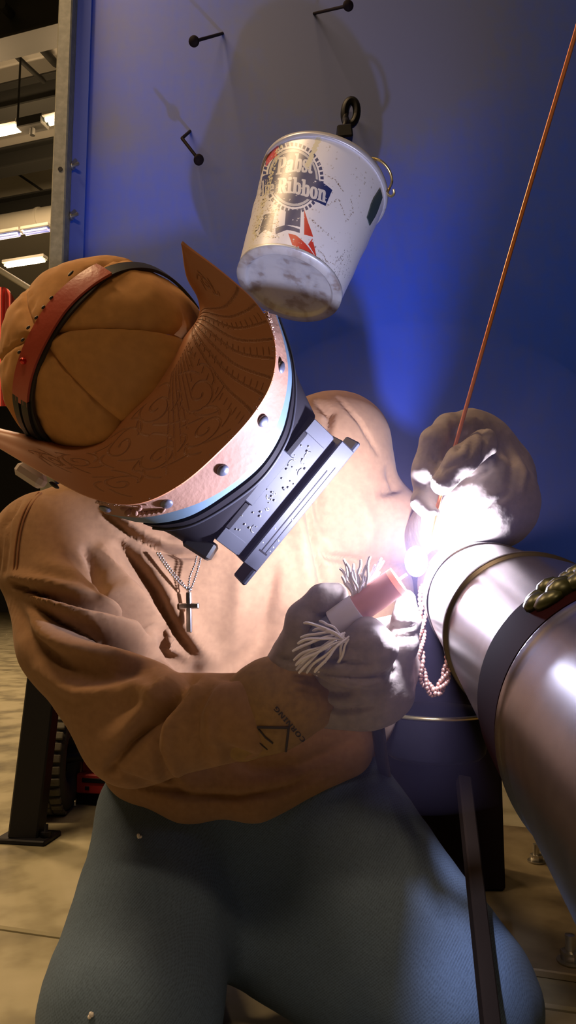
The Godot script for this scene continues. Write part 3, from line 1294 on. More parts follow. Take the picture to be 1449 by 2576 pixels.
func bucket() -> void:
	bkA = P(728, 717, 1.38)
	var topc := P(814, 474, 1.465)
	bkZ = (topc - bkA).normalized()
	bkL = topc.distance_to(bkA)
	bkB = frame_of(bkZ, Vector3(0, 0, -1))
	var t := thing("beer_bucket", "scuffed white metal bucket with a faded blue and red emblem hanging on the blue panel", "bucket", bkA)
	var im := Image.create(1536, 640, false, Image.FORMAT_RGB8)
	var white := lin(0.82, 0.82, 0.90)
	im.fill(white)
	var n := FastNoiseLite.new()
	n.frequency = 0.012
	n.fractal_octaves = 4
	n.seed = 8
	var navy := lin(0.012, 0.028, 0.16)
	var red := lin(0.62, 0.05, 0.035)
	# medallion: row of teeth, two rings, disc
	var c0 := Vector2(738, 447)
	var ea := func(a: float, s: float) -> Array:
		var p := c0 + Vector2(cos(a) * 74.0, -sin(a) * 86.0) * s
		return [p.x + 0.10 * (p.y - c0.y) * 0.4, p.y]
	for i in 44:
		var a := TAU * i / 44.0
		var d := TAU / 44.0 * 0.31
		bucket_poly(im, [ea.call(a - d, 0.92), ea.call(a + d, 0.92), ea.call(a + d, 1.03), ea.call(a - d, 1.03)], navy)
	var ringc := lin(0.50, 0.52, 0.60)
	for s in [[0.86, navy], [0.835, ringc], [0.76, navy]]:
		for i in 48:
			bucket_poly(im, [ea.call(TAU * i / 48.0, s[1 - 1]), ea.call(TAU * (i + 1) / 48.0, s[0]), [c0.x, c0.y]], s[1])
	# ribbon with its tails
	bucket_poly(im, [[660, 445], [700, 440], [745, 441], [800, 452], [836, 478], [819, 518], [780, 503], [742, 492], [700, 489], [654, 494]], navy)
	bucket_poly(im, [[719, 531], [757, 524], [755, 571], [716, 566]], navy)
	bucket_poly(im, [[693, 574], [718, 566], [754, 577], [754, 586], [722, 578], [693, 590]], navy)
	bucket_poly(im, [[664, 540], [690, 534], [684, 585], [668, 578], [650, 592]], lin(0.10, 0.10, 0.16))
	bucket_poly(im, [[765, 527], [776, 562], [788, 596], [765, 590]], red)
	bucket_poly(im, [[725, 587], [745, 592], [768, 612], [797, 652], [766, 632], [735, 616]], red)
	bucket_poly(im, [[786, 600], [797, 652], [775, 614]], red)
	bucket_poly(im, [[665, 388], [684, 372], [703, 361], [696, 392], [668, 421]], red)
	var pale := lin(0.66, 0.66, 0.72)
	bucket_word(im, word("Pabst", "Droid Serif", true, 700), [Vector2(694, 440), Vector2(742, 432), Vector2(784, 437)], [Vector2(6, -46)], pale, 1.5)
	bucket_word(im, word("Blue", "Droid Serif", false, 700), [Vector2(645, 493), Vector2(687, 488)], [Vector2(2, -36)], pale, 1.2)
	bucket_word(im, word("Ribbon", "Droid Serif", false, 700), [Vector2(696, 486), Vector2(740, 487), Vector2(780, 497), Vector2(819, 510)], [Vector2(3, -41)], pale, 1.6)
	# scuffs: the print is worn through, brown scratches run over the white
	var u1 := bucket_uv(690, 400)
	var rs := RandomNumberGenerator.new()
	rs.seed = 4
	for i in 2600:
		var x := rs.randi_range(0, 1535)
		var y := rs.randi_range(0, 639)
		if n.get_noise_2d(x, y) > 0.12:
			im.fill_rect(Rect2i(x, y, rs.randi_range(2, 7), rs.randi_range(2, 9)), white.lerp(lin(0.42, 0.38, 0.36), rs.randf() * 0.7))
	for q in [[[818, 440], [845, 455], [862, 482]], [[820, 520], [850, 500], [868, 540]], [[780, 550], [815, 580], [848, 612]], [[790, 620], [812, 640], [824, 660]], [[800, 650], [840, 665], [862, 640]], [[862, 650], [852, 690], [846, 700]], [[880, 500], [890, 530], [868, 560]]]:
		for k in q.size() - 1:
			for s in 26:
				var f := s / 26.0
				var c := bucket_uv(lerpf(q[k][0], q[k + 1][0], f) + rs.randf_range(-2, 2), lerpf(q[k][1], q[k + 1][1], f) + rs.randf_range(-2, 2))
				if rs.randf() < 0.75:
					im.fill_rect(Rect2i(int(c.x * 1536), int(c.y * 640), rs.randi_range(1, 4), rs.randi_range(1, 4)), lin(0.20, 0.13, 0.09))
	for s in 150:
		var c := bucket_uv(rs.randf_range(840, 885), rs.randf_range(630, 700))
		im.fill_rect(Rect2i(int(c.x * 1536), int(c.y * 640), rs.randi_range(1, 3), rs.randi_range(2, 7)), lin(0.10, 0.09, 0.12) if rs.randf() < 0.5 else white)
	# where the printed paper is creased, the bare tin shows in two streaks
	for st in [[Vector2(703, 362), Vector2(634, 610), 5.0], [Vector2(800, 350), Vector2(770, 420), 4.0]]:
		for s in 240:
			var f := rs.randf()
			var p: Vector2 = (st[0] as Vector2).lerp(st[1], f) + Vector2(rs.randf_range(-st[2], st[2]), rs.randf_range(-6, 6))
			var c := bucket_uv(p.x, p.y)
			if c.x >= 0:
				im.fill_rect(Rect2i(int(c.x * 1536), int(c.y * 640), rs.randi_range(3, 9), rs.randi_range(3, 12)), lin(0.72, 0.68, 0.52))
	for s in 500:
		var p := Vector2(rs.randf_range(634, 700), rs.randf_range(450, 600))
		var c := bucket_uv(p.x, p.y)
		if c.x >= 0:
			im.fill_rect(Rect2i(int(c.x * 1536), int(c.y * 640), rs.randi_range(2, 8), rs.randi_range(2, 7)), lin(0.10, 0.09, 0.11) if rs.randf() < 0.35 else lin(0.60, 0.54, 0.47))
	var m := StandardMaterial3D.new()
	m.albedo_texture = ImageTexture.create_from_image(im)
	m.roughness = 0.34
	m.metallic = 0.0
	m.metallic_specular = 0.7
	var b := MB.new()
	var prof := []
	for i in 25:
		prof.append([bkRb + (bkRt - bkRb) * i / 24.0, bkL * i / 24.0])
	lathe(b, prof, bkA, bkZ, 96, Vector3(0, 0, -1))
	# dents
	var dn := FastNoiseLite.new()
	dn.frequency = 16.0
	for i in b.v.size():
		var h := (b.v[i] - bkA).dot(bkZ)
		b.v[i] += b.n[i] * (dn.get_noise_3dv(b.v[i]) * 0.0022 * sin(PI * clampf(h / bkL, 0, 1)))
	obj("bucket_wall", b, m, t)
	b = MB.new()
	lathe(b, [[bkRt - 0.001, bkL - 0.001], [bkRb - 0.001, 0.004], [0.0, 0.004]], bkA, bkZ, 64, Vector3(0, 0, -1))
	obj("bucket_inside", b, M.bucket_metal, t)
	b = MB.new()
	lathe(b, [[bkRt - 0.002, bkL - 0.004], [bkRt + 0.002, bkL - 0.009], [bkRt + 0.0045, bkL - 0.004], [bkRt + 0.004, bkL + 0.003], [bkRt, bkL + 0.005], [bkRt - 0.003, bkL + 0.001], [bkRt - 0.002, bkL - 0.004]], bkA, bkZ, 96, Vector3(0, 0, -1), 0.004)
	obj("rolled_rim", b, mat("rim_white", lin(0.55, 0.55, 0.62), 0.35, 0.3), t)
	b = MB.new()
	lathe(b, [[0.0, 0.003], [0.04, 0.0028], [0.078, 0.002], [0.083, -0.004], [0.0865, -0.006], [bkRb + 0.001, -0.004], [bkRb + 0.0012, 0.003], [bkRb - 0.001, 0.005]], bkA, bkZ, 96, Vector3(0, 0, -1), 0.002)
	var bm := mat("bucket_base", Color.WHITE, 0.42, 0.3, null, 0, 6.0, ramp_tex(0.006, 5, [lin(0.22, 0.15, 0.13), lin(0.33, 0.27, 0.27), lin(0.52, 0.54, 0.62), lin(0.66, 0.68, 0.75)], [0.10, 0.24, 0.37, 0.6], 512, 33))
	bm.uv1_offset = Vector3(0.31, 0.62, 0.2)
	obj("bucket_base", b, bm, t)
	# ears and bail
	b = MB.new()
	var rows := []
	for i in 6:
		var row := []
		for j in 6:
			var q := bucket_uv(940, 522) + Vector2((j - 2.5) * 0.0085 * (1.0 - 0.4 * absf(i - 2.5) / 2.5), (2.5 - i) * 0.058)
			var an := q.x * TAU
			var hh := q.y * bkL
			row.append(bkA + bkZ * hh + (bkB.x * cos(an) + bkB.y * sin(an)) * (bkRb + (bkRt - bkRb) * q.y + 0.0035))
		rows.append(row)
	sheet(b, rows, 0.002, (rows[2][2] - bkA).normalized())
	obj("handle_ear", b, mat("ear_green", lin(0.06, 0.09, 0.10), 0.5, 0.3), t)
	b = MB.new()
	tube(b, smooth(pts([[906, 395, 1.40], [952, 402, 1.39], [977, 425, 1.395], [986, 455, 1.41], [979, 475, 1.43], [975, 487, 1.41], [984, 494, 1.395], [991, 487, 1.385], [990, 476, 1.38]]), 40), 0.0026, 8)
	obj("bail_wire", b, M.brass, t)
	# hook
	var out := P(866, 330, 1.62) - topc
	out = (out - bkZ * out.dot(bkZ)).normalized()
	var rimp := topc + out * (bkRt + 0.004)
	t = thing("wall_hook", "black looped hook on the blue panel holding the bucket's rim", "hook", W(880, 300, -1.65))
	b = MB.new()
	tube(b, smooth(PackedVector3Array([W(880, 262, -1.642), P(874, 270, 1.60), P(868, 300, 1.56), P(862, 335, 1.52), rimp]), 30), 0.006, 10)
	obj("hook_rod", b, M.black_paint, t)
	b = MB.new()
	var loop := PackedVector3Array()
	for i in 25:
		var a := TAU * i / 24.0
		loop.append(P(882 + 15 * cos(a) + 5 * sin(a), 283 - 30 * sin(a) + 6 * cos(a), 1.57))
	tube(b, loop, 0.0085, 10)
	obj("hook_loop", b, M.black_paint, t)
	b = MB.new()
	box(b, P(866, 346, 1.50), Vector3(0.03, 0.028, 0.05), Basis(Vector3(0, 0, 1), 0.1), 0.003)
	obj("hook_block", b, M.black_paint, t)

# ------------------------------------------------------------------ person
var shirt: Blob
var capc: Vector3
var capr := 0.105

func bone(bl: Blob, a: Array, c: Array, k := 0.03) -> void:
	bl.bone(P(a[0], a[1], a[2]), P(c[0], c[1], c[2]), a[3] * a[2] / F, c[3] * c[2] / F, k)

func person() -> void:
	var t := thing("person", "welder in a tan sweatshirt and blue jeans, kneeling and bent over the weld", "person", Vector3(-0.05, 0, -0.98))
	# the body under the clothes
	var bl := Blob.new()
	bone(bl, [330, 1500, 1.08, 190], [680, 1420, 1.1, 190])
	bone(bl, [520, 1780, 1.08, 190], [680, 1760, 1.09, 170])
	bone(bl, [520, 1480, 1.09, 190], [590, 1800, 1.09, 190])
	bone(bl, [470, 1230, 1.02, 95], [360, 1080, 0.88, 95])
	bone(bl, [330, 980, 0.80, 150], [270, 910, 0.765, 165])
	bone(bl, [420, 1080, 0.80, 110], [470, 1110, 0.78, 80])
	bone(bl, [130, 1380, 1.0, 90], [310, 1830, 0.87, 80])
	bone(bl, [310, 1830, 0.87, 80], [640, 1780, 0.79, 70])
	bone(bl, [860, 1130, 1.09, 80], [910, 1300, 1.06, 75])
	bone(bl, [910, 1300, 1.06, 75], [1090, 1348, 1.05, 42])
	bone(bl, [470, 2070, 1.08, 110], [345, 2520, 0.88, 140])
	bone(bl, [770, 2040, 1.09, 110], [1140, 2490, 0.905, 130])
	obj("body", body(bl.net(0.014)), M.skin, t)
	# sweatshirt
	var s := Blob.new()
	shirt = s
	bone(s, [330, 1490, 1.06, 246], [665, 1400, 1.08, 246], 0.04)
	bone(s, [500, 1815, 1.06, 240], [680, 1800, 1.07, 240], 0.05)
	bone(s, [760, 1690, 1.08, 220], [790, 1760, 1.09, 190], 0.05)
	bone(s, [430, 1560, 1.07, 236], [440, 1800, 1.07, 200], 0.05)
	bone(s, [900, 1490, 1.12, 140], [850, 1730, 1.11, 150], 0.04)
	bone(s, [330, 1935, 0.98, 52], [470, 1988, 0.955, 60], 0.03)
	bone(s, [470, 1988, 0.955, 60], [640, 1988, 0.95, 62], 0.03)
	bone(s, [640, 1988, 0.95, 62], [880, 1890, 0.985, 56], 0.03)
	bone(s, [380, 1250, 1.00, 120], [560, 1215, 1.02, 130], 0.05)
	bone(s, [520, 1260, 1.03, 150], [790, 1170, 1.06, 160], 0.04)
	bone(s, [250, 1350, 1.02, 170], [120, 1370, 0.985, 128], 0.05)
	# right arm
	bone(s, [128, 1385, 0.98, 130], [205, 1600, 0.905, 148], 0.03)
	bone(s, [205, 1600, 0.905, 148], [345, 1820, 0.855, 142], 0.02)
	bone(s, [345, 1830, 0.855, 138], [610, 1800, 0.785, 106], 0.018)
	# left arm
	bone(s, [850, 1120, 1.08, 135], [878, 1285, 1.07, 130], 0.03)
	bone(s, [878, 1285, 1.08, 128], [925, 1305, 1.07, 108], 0.025)
	bone(s, [925, 1305, 1.07, 108], [1105, 1350, 1.05, 72], 0.02)
	var folds := []
	var f := func(p: Array, w: float, amp: float):
		var q := []
		for i in range(0, p.size(), 2):
			q.append(Vector2(p[i], p[i + 1]))
		folds.append([q, w, amp * 1.5])
	# crevice across the upper arm
	f.call([30, 1468, 110, 1495, 200, 1525, 330, 1558, 360, 1570], 9, -0.016)
	f.call([40, 1452, 120, 1474, 200, 1500, 320, 1536], 16, 0.010)
	f.call([55, 1500, 140, 1522, 240, 1550, 340, 1580, 420, 1620], 18, 0.010)
	f.call([50, 1500, 140, 1560, 250, 1600, 350, 1628, 450, 1660], 17, -0.019)
	f.call([80, 1585, 170, 1620, 280, 1650, 400, 1690], 24, 0.012)
	f.call([20, 1500, 55, 1580, 110, 1640, 170, 1690, 260, 1712], 22, -0.010)
	f.call([110, 1680, 200, 1740, 310, 1745, 420, 1715], 24, 0.009)
	f.call([215, 1385, 250, 1440, 270, 1490, 320, 1530, 355, 1575, 385, 1605], 11, -0.018)
	f.call([260, 1385, 310, 1480, 350, 1530, 400, 1600, 450, 1655], 18, 0.013)
	f.call([300, 1370, 350, 1430, 392, 1490, 430, 1570, 480, 1640], 12, -0.011)
	f.call([350, 1380, 420, 1480, 470, 1580, 530, 1660], 26, 0.010)
	f.call([110, 1420, 180, 1450, 215, 1490], 24, 0.006)
	f.call([170, 1400, 230, 1450, 290, 1470], 14, -0.005)
	# elbow
	f.call([490, 1690, 440, 1745, 390, 1800, 330, 1870, 280, 1935], 16, -0.016)
	f.call([470, 1740, 420, 1800, 380, 1850], 10, -0.010)
	f.call([450, 1715, 380, 1780, 300, 1850], 22, 0.007)
	f.call([330, 1740, 400, 1760, 460, 1720], 18, 0.008)
	# forearm
	f.call([440, 1740, 398, 1800, 390, 1870, 410, 1940, 450, 1990], 12, -0.008)
	f.call([480, 1730, 430, 1800, 420, 1880, 450, 1950], 20, 0.008)
	f.call([530, 1725, 490, 1790, 486, 1860, 520, 1930], 14, -0.006)
	f.call([555, 1730, 530, 1790, 532, 1850, 560, 1910], 16, 0.006)
	# chest and side
	f.call([770, 1260, 790, 1340, 810, 1430, 820, 1500], 12, -0.010)
	f.call([740, 1270, 760, 1370, 775, 1470], 20, 0.006)
	f.call([780, 1170, 800, 1250, 815, 1330], 14, -0.008)
	f.call([815, 1370, 830, 1400, 900, 1410], 10, -0.008)
	f.call([610, 1420, 600, 1520, 580, 1620], 30, 0.006)
	f.call([690, 1430, 680, 1500, 660, 1590], 18, -0.006)
	f.call([560, 1700, 640, 1640, 700, 1560], 26, -0.008)
	f.call([800, 1010, 830, 1040, 822, 1100], 10, -0.008)
	f.call([850, 1000, 905, 1060, 950, 1140], 5, -0.003)
	f.call([980, 1180, 1000, 1225, 960, 1240], 12, -0.008)
	f.call([900, 1250, 930, 1320, 920, 1390], 22, 0.005)
	# collar
	f.call([270, 1300, 330, 1350, 400, 1386, 460, 1396, 530, 1396], 9, -0.010)
	f.call([290, 1290, 350, 1330, 420, 1365, 520, 1376], 20, 0.012)
	# armhole seam of the right sleeve
	f.call([62, 1240, 20, 1310, 12, 1440], 5, -0.004)
	f.call([40, 1250, 5, 1330, -2, 1440], 5, -0.003)
	# hem roll
	f.call([270, 1940, 360, 1975, 480, 2000, 600, 2005, 720, 1985, 850, 1930], 9, -0.006)
	f.call([540, 1880, 640, 1930, 760, 1930, 880, 1870], 20, -0.008)
	obj("sweatshirt", body(creased(s.net(0.0042), folds, 0.0012, 9.0)), M.fleece, t).set_meta("label", "tan fleece sweatshirt")
	# double seam round the right armhole
	for sm in [[[98, 1238], [66, 1276], [48, 1322], [38, 1380], [34, 1436]], [[104, 1240], [73, 1279], [55, 1324], [46, 1381], [42, 1437]]]:
		var sp := PackedVector3Array()
		for q in sm:
			var r := ray(q[0], q[1])
			sp.append(s.march(EYE, r) - r * 0.0008)
		var sb := MB.new()
		tube(sb, smooth(sp, 40), 0.0011, 6)
		obj("seam", sb, M.thread, t)
	# jeans
	var j := Blob.new()
	bone(j, [450, 2050, 1.06, 185], [720, 2010, 1.08, 190], 0.050)
	bone(j, [432, 2080, 1.035, 178], [335, 2530, 0.86, 222], 0.040)
	bone(j, [795, 2040, 1.05, 205], [1150, 2510, 0.885, 198], 0.050)
	bone(j, [630, 2290, 1.03, 160], [900, 2470, 0.95, 150], 0.060)
	bone(j, [330, 2530, 0.86, 222], [380, 2290, 1.30, 120], 0.020)
	bone(j, [1150, 2510, 0.885, 198], [880, 2310, 1.24, 110], 0.020)
	folds = []
	f.call([230, 2120, 250, 2135, 290, 2140], 9, -0.0132)
	f.call([240, 2100, 270, 2115, 310, 2118], 10, 0.0088)
	f.call([300, 2030, 420, 2060, 520, 2080, 600, 2130], 22, -0.0176)
	f.call([560, 2080, 600, 2160, 600, 2300, 570, 2450], 18, -0.0264)
	f.call([640, 2130, 720, 2150, 820, 2160, 950, 2150], 20, -0.0154)
	f.call([620, 2200, 760, 2230, 900, 2250, 1060, 2260], 22, -0.0154)
	f.call([930, 2300, 1000, 2400, 1080, 2500], 18, -0.0132)
	f.call([960, 2130, 1040, 2150, 1110, 2140], 14, -0.0110)
	f.call([170, 2250, 155, 2350, 120, 2500], 10, -0.0088)
	f.call([190, 2250, 180, 2350, 160, 2500], 10, 0.0066)
	obj("jeans", body(creased(j.net(0.0075), folds, 0.004, 7.0)), M.denim, t).set_meta("label", "worn blue denim jeans")
	# pale fluff caught on the thigh
	for q in [[352.0, 2104.0], [230.0, 2554.0]]:
		var b := MB.new()
		var p := j.march(EYE, ray(q[0], q[1]))
		for i in 5:
			ball(b, p + Vector3(rng.randf_range(-0.002, 0.002), rng.randf_range(-0.002, 0.002), 0.001), Vector3.ONE * 0.0022, Basis.IDENTITY, 8)
		obj("lint_speck", b, M.cotton, t)
	# boots behind, on the floor
	for q in [[395.0, 1.36], [850.0, 1.31]]:
		var k := Blob.new()
		var at := P(q[0], 2290, q[1])
		k.bone(Vector3(at.x, 0.075, at.z + 0.05), Vector3(at.x, 0.065, at.z - 0.06), 0.055, 0.05)
		k.bone(Vector3(at.x, 0.065, at.z - 0.06), Vector3(at.x, 0.045, at.z - 0.07), 0.05, 0.045)
		obj("boot", body(k.net(0.01)), M.boot, t)
	cap(t)
	right_glove(t)
	left_glove(t)

# a point on the cap's sphere seen at that pixel (or the nearest one to it)
func on_cap(x: float, y: float, r: float) -> Vector3:
	var d := ray(x, y)
	var o := EYE - capc
	var bq := o.dot(d)
	var disc := bq * bq - (o.length_squared() - r * r)
	if disc < 0.0:
		var near := o - d * bq
		return capc + near.normalized() * r
	return EYE + d * (-bq - sqrt(disc))

func cap(t: Node3D) -> void:
	capc = P(275, 920, 0.765)
	var g := Node3D.new()
	g.name = "cap"
	t.add_child(g)
	g.position = capc - t.position
	g.set_meta("label", "brown canvas welding cap")
	var apex := (on_cap(100, 845, capr) - capc).normalized()
	var bs := frame_of(apex, upv)
	var n := FastNoiseLite.new()
	n.frequency = 13.0
	n.fractal_octaves = 3
	# the seams the photograph shows fix where the six panels meet
	var s1 := (on_cap(430, 840, capr) - capc).normalized()
	var a1 := atan2(s1.dot(bs.y), s1.dot(bs.x))
	for k in 6:
		var rows := []
		for i in 30:
			var row := []
			var th := lerpf(0.02, 1.85, i / 29.0)
			for j in 21:
				var f := j / 20.0
				var ph := a1 + (k + f) * TAU / 6
				var d := bs.z * cos(th) + (bs.x * cos(ph) + bs.y * sin(ph)) * sin(th)
				var e := minf(f, 1 - f)
				var w := e * TAU / 6 * sin(th) * capr
				var r := capr * (1.0 + 0.03 * sin(PI * f))
				r -= 0.0026 * exp(-pow(w / 0.0022, 2))
				r += 0.0010 * sin(i * 2.1 + k) * exp(-pow((w - 0.006) / 0.005, 2))
				r += n.get_noise_3dv(d * capr * 1.1 + Vector3(k, 0, 0)) * 0.0042 * clampf(w / 0.006, 0, 1)
				row.append(capc + d * r * Vector3(1, 1, 1))
			rows.append(row)
		var b := MB.new()
		sheet(b, rows, 0.0015, (rows[15][10] - capc))
		obj("panel", b, M.duck, g)
	# leather headband of the hood over the cap: ribbon with punched holes
	var path := [[262, 676], [205, 712], [150, 764], [103, 835], [70, 905], [54, 965], [52, 1025], [72, 1085], [112, 1128], [165, 1150]]
	var cen := PackedVector3Array()
	for q in path:
		cen.append(on_cap(q[0], q[1], capr + 0.0075))
	cen = smooth(cen, 90)
	var ribbon := func(from: int, to: int, off: float, half: float, lift: float, m: Material, called: String, th: float):
		var rows := [[], [], [], [], []]
		for i in range(from, to + 1):
			var tg := (cen[mini(i + 1, 90)] - cen[maxi(i - 1, 0)]).normalized()
			var up := (cen[i] - capc).normalized()
			var sd := tg.cross(up).normalized()
			for k in 5:
				var o: float = off + half * (k - 2) / 2.0
				var p := cen[i] + sd * o
				rows[k].append(capc + (p - capc).normalized() * (capr + 0.0075 + lift))
		var b := MB.new()
		sheet(b, rows, th, rows[2][(to - from) / 2] - capc)
		var st := obj(called, b, m, g)
		return st
	ribbon.call(0, 58, 0.0, 0.0098, 0.0012, M.strap_leather, "headband", 0.003)
	ribbon.call(56, 90, 0.0055, 0.0042, 0.0012, M.black_leather, "headband", 0.003)
	ribbon.call(56, 90, -0.0065, 0.0042, 0.0012, M.black_leather, "headband", 0.003)
	# dark lining under the band and on over the crown's top edge
	var lining := []
	for q in [[510, 770], [490, 732], [440, 698], [385, 676], [325, 670], [262, 690], [218, 728], [168, 780], [122, 846], [90, 915], [74, 970], [74, 1030], [98, 1088], [140, 1135], [200, 1160]]:
		lining.append(on_cap(q[0], q[1], capr + 0.004))
	var lc := smooth(PackedVector3Array(lining), 100)
	var lr := [[], [], []]
	for i in lc.size():
		var tg := (lc[mini(i + 1, 100)] - lc[maxi(i - 1, 0)]).normalized()
		var up := (lc[i] - capc).normalized()
		for k in 3:
			lr[k].append(capc + (lc[i] + tg.cross(up).normalized() * 0.006 * (k - 1) - capc).normalized() * (capr + 0.0055))
	var lb := MB.new()
	sheet(lb, lr, 0.003, lr[1][50] - capc)
	obj("band_lining", lb, M.black_leather, g)
	var holes := [[178, 688, 1.9], [129, 749, 1.0], [109, 773, 1.0], [91, 799, 1.0], [71, 824, 1.1], [57, 855, 1.1], [48, 886, 1.0]]
	for q in holes:
		var b := MB.new()
		var p := on_cap(q[0], q[1], capr + 0.0089)
		var up := (p - capc).normalized()
		var nx: Vector3 = on_cap(q[0] + 30, q[1] - 26, capr + 0.0089) - p
		nx = (nx - up * nx.dot(up)).normalized()
		ball(b, p, Vector3(0.0022 * q[2], 0.0011, 0.0014), Basis(nx, up, nx.cross(up)), 12)
		obj("punched_hole", b, M.black_leather, g)
	var b2 := MB.new()
	ball(b2, on_cap(58, 908, capr + 0.010), Vector3.ONE * 0.0032, Basis.IDENTITY, 12)
	obj("stud", b2, mat("red_stud", lin(0.5, 0.03, 0.02), 0.2, 0.6), g)

func logo(t: Node3D, bl: Blob) -> void:
	# printed mark on the cuff: word and two chevrons, laid on the leather where it is
	var b := MB.new()
	var put := func(p: Vector2) -> Vector3:
		var r := ray(p.x, p.y)
		return bl.march(EYE, r) - r * 0.0009
	var tri := word("CORNING", "Droid Sans", false, 700)
	var w := 0.0
	for q in tri:
		w = maxf(w, q.x)
	var pv := PackedVector3Array()
	var pi := PackedInt32Array()
	for i in tri.size():
		var q := tri[i]
		var s: Vector2 = Vector2(770, 1861).lerp(Vector2(697, 1776), q.x / w) + Vector2(-9.5, 8) * q.y
		pv.append(put.call(s))
		pi.append(i)
	for i in range(0, pi.size(), 3):
		var nn := (pv[i + 1] - pv[i]).cross(pv[i + 2] - pv[i])
		if nn.dot(EYE - pv[i]) < 0:
			var k := pi[i + 1]
			pi[i + 1] = pi[i + 2]
			pi[i + 2] = k
	b.add(pv, pi, PackedVector2Array(), false, false)
	var strokes := [[[647, 1830], [726, 1831], [719, 1890]], [[650, 1834], [668, 1856], [686, 1870]], [[647, 1862], [660, 1876], [672, 1886]]]
	var wd := [3.0, 2.2, 1.4]
	for k in 3:
		var line := PackedVector3Array()
		var q: Array = strokes[k]
		for i in q.size() - 1:
			for s in 9:
				line.append(put.call(Vector2(q[i][0], q[i][1]).lerp(Vector2(q[i + 1][0], q[i + 1][1]), s / 8.001)))
		tube(b, line, wd[k] * 0.8 / F, 6)
	obj("printed_mark", b, M.ink, t)

func right_glove(t: Node3D) -> void:
	var g := Node3D.new()
	g.name = "glove"
	t.add_child(g)
	g.position = P(860, 1680, 0.75) - t.position
	g.set_meta("label", "leather glove around the torch")
	var bl := Blob.new()
	bone(bl, [775, 1712, 0.794, 78], [930, 1742, 0.774, 74], 0.03)
	bone(bl, [800, 1740, 0.797, 82], [900, 1760, 0.784, 66], 0.03)
	bone(bl, [760, 1640, 0.790, 52], [900, 1690, 0.770, 62], 0.03)
	bone(bl, [950, 1700, 0.772, 70], [985, 1740, 0.774, 52], 0.03)
	bone(bl, [735, 1690, 0.807, 62], [720, 1720, 0.812, 74], 0.03)
	bone(bl, [985, 1650, 0.812, 62], [950, 1740, 0.837, 78], 0.03)
	bone(bl, [1010, 1590, 0.807, 40], [985, 1650, 0.812, 60], 0.03)
	bone(bl, [930, 1640, 0.815, 66], [860, 1710, 0.825, 84], 0.03)
	# thumb over the top of the torch
	bone(bl, [752, 1640, 0.780, 50], [768, 1560, 0.770, 44], 0.02)
	bone(bl, [768, 1560, 0.770, 44], [812, 1510, 0.764, 38], 0.012)
	bone(bl, [812, 1510, 0.764, 38], [846, 1496, 0.760, 31], 0.01)
	# index finger along the cup
	bone(bl, [985, 1715, 0.767, 44], [1010, 1620, 0.760, 40], 0.012)
	bone(bl, [1010, 1620, 0.760, 40], [1022, 1560, 0.760, 34], 0.008)
	bone(bl, [1022, 1560, 0.760, 34], [1020, 1510, 0.764, 27], 0.008)
	# middle finger bent under the cup
	bone(bl, [930, 1690, 0.740, 46], [955, 1630, 0.730, 44], 0.010)
	bone(bl, [955, 1630, 0.730, 44], [925, 1596, 0.728, 40], 0.008)
	bone(bl, [925, 1596, 0.728, 40], [890, 1610, 0.737, 34], 0.008)
	# ring and little finger curled into the palm
	bone(bl, [940, 1668, 0.737, 30], [880, 1648, 0.734, 28], 0.006)
	bone(bl, [880, 1648, 0.734, 28], [842, 1652, 0.739, 22], 0.006)
	bone(bl, [915, 1720, 0.737, 34], [850, 1690, 0.735, 30], 0.008)
	bone(bl, [850, 1690, 0.735, 30], [805, 1678, 0.740, 26], 0.008)
	var folds := []
	var f := func(p: Array, w: float, amp: float):
		var q := []
		for i in range(0, p.size(), 2):
			q.append(Vector2(p[i], p[i + 1]))
		folds.append([q, w, amp])
	f.call([700, 1655, 735, 1665, 760, 1640], 6, -0.005)
	f.call([820, 1650, 870, 1668, 930, 1672], 6, -0.005)
	f.call([780, 1690, 850, 1705, 930, 1708, 990, 1690], 7, -0.005)
	f.call([770, 1735, 860, 1745, 950, 1735], 10, -0.005)
	f.call([820, 1590, 870, 1620, 930, 1610], 6, 0.002)
	f.call([860, 1720, 900, 1728, 960, 1715], 9, 0.003)
	f.call([800, 1775, 860, 1790, 940, 1780], 8, -0.005)
	f.call([985, 1600, 1005, 1605, 1040, 1600], 5, -0.003)
	f.call([985, 1575, 1005, 1578, 1045, 1572], 5, -0.003)
	f.call([1000, 1515, 1020, 1520, 1035, 1512], 4, -0.003)
	f.call([785, 1535, 800, 1550, 830, 1548], 5, -0.003)
	f.call([760, 1570, 790, 1585, 800, 1600], 6, -0.003)
	obj("glove_leather", body(creased(bl.net(0.0031), folds, 0.0010, 30.0)), M.glove, g)
	# gauntlet
	var c := Blob.new()
	bone(c, [606, 1812, 0.80, 100], [690, 1770, 0.79, 106], 0.02)
	bone(c, [690, 1770, 0.79, 106], [770, 1745, 0.78, 92], 0.02)
	folds = []
	f.call([715, 1655, 735, 1730, 790, 1800, 850, 1835], 5, 0.003)
	f.call([560, 1760, 570, 1830, 640, 1905], 8, -0.003)
	obj("gauntlet", body(creased(c.net(0.0042), folds, 0.0010, 22.0)), M.gauntlet, g)
	logo(g, c)

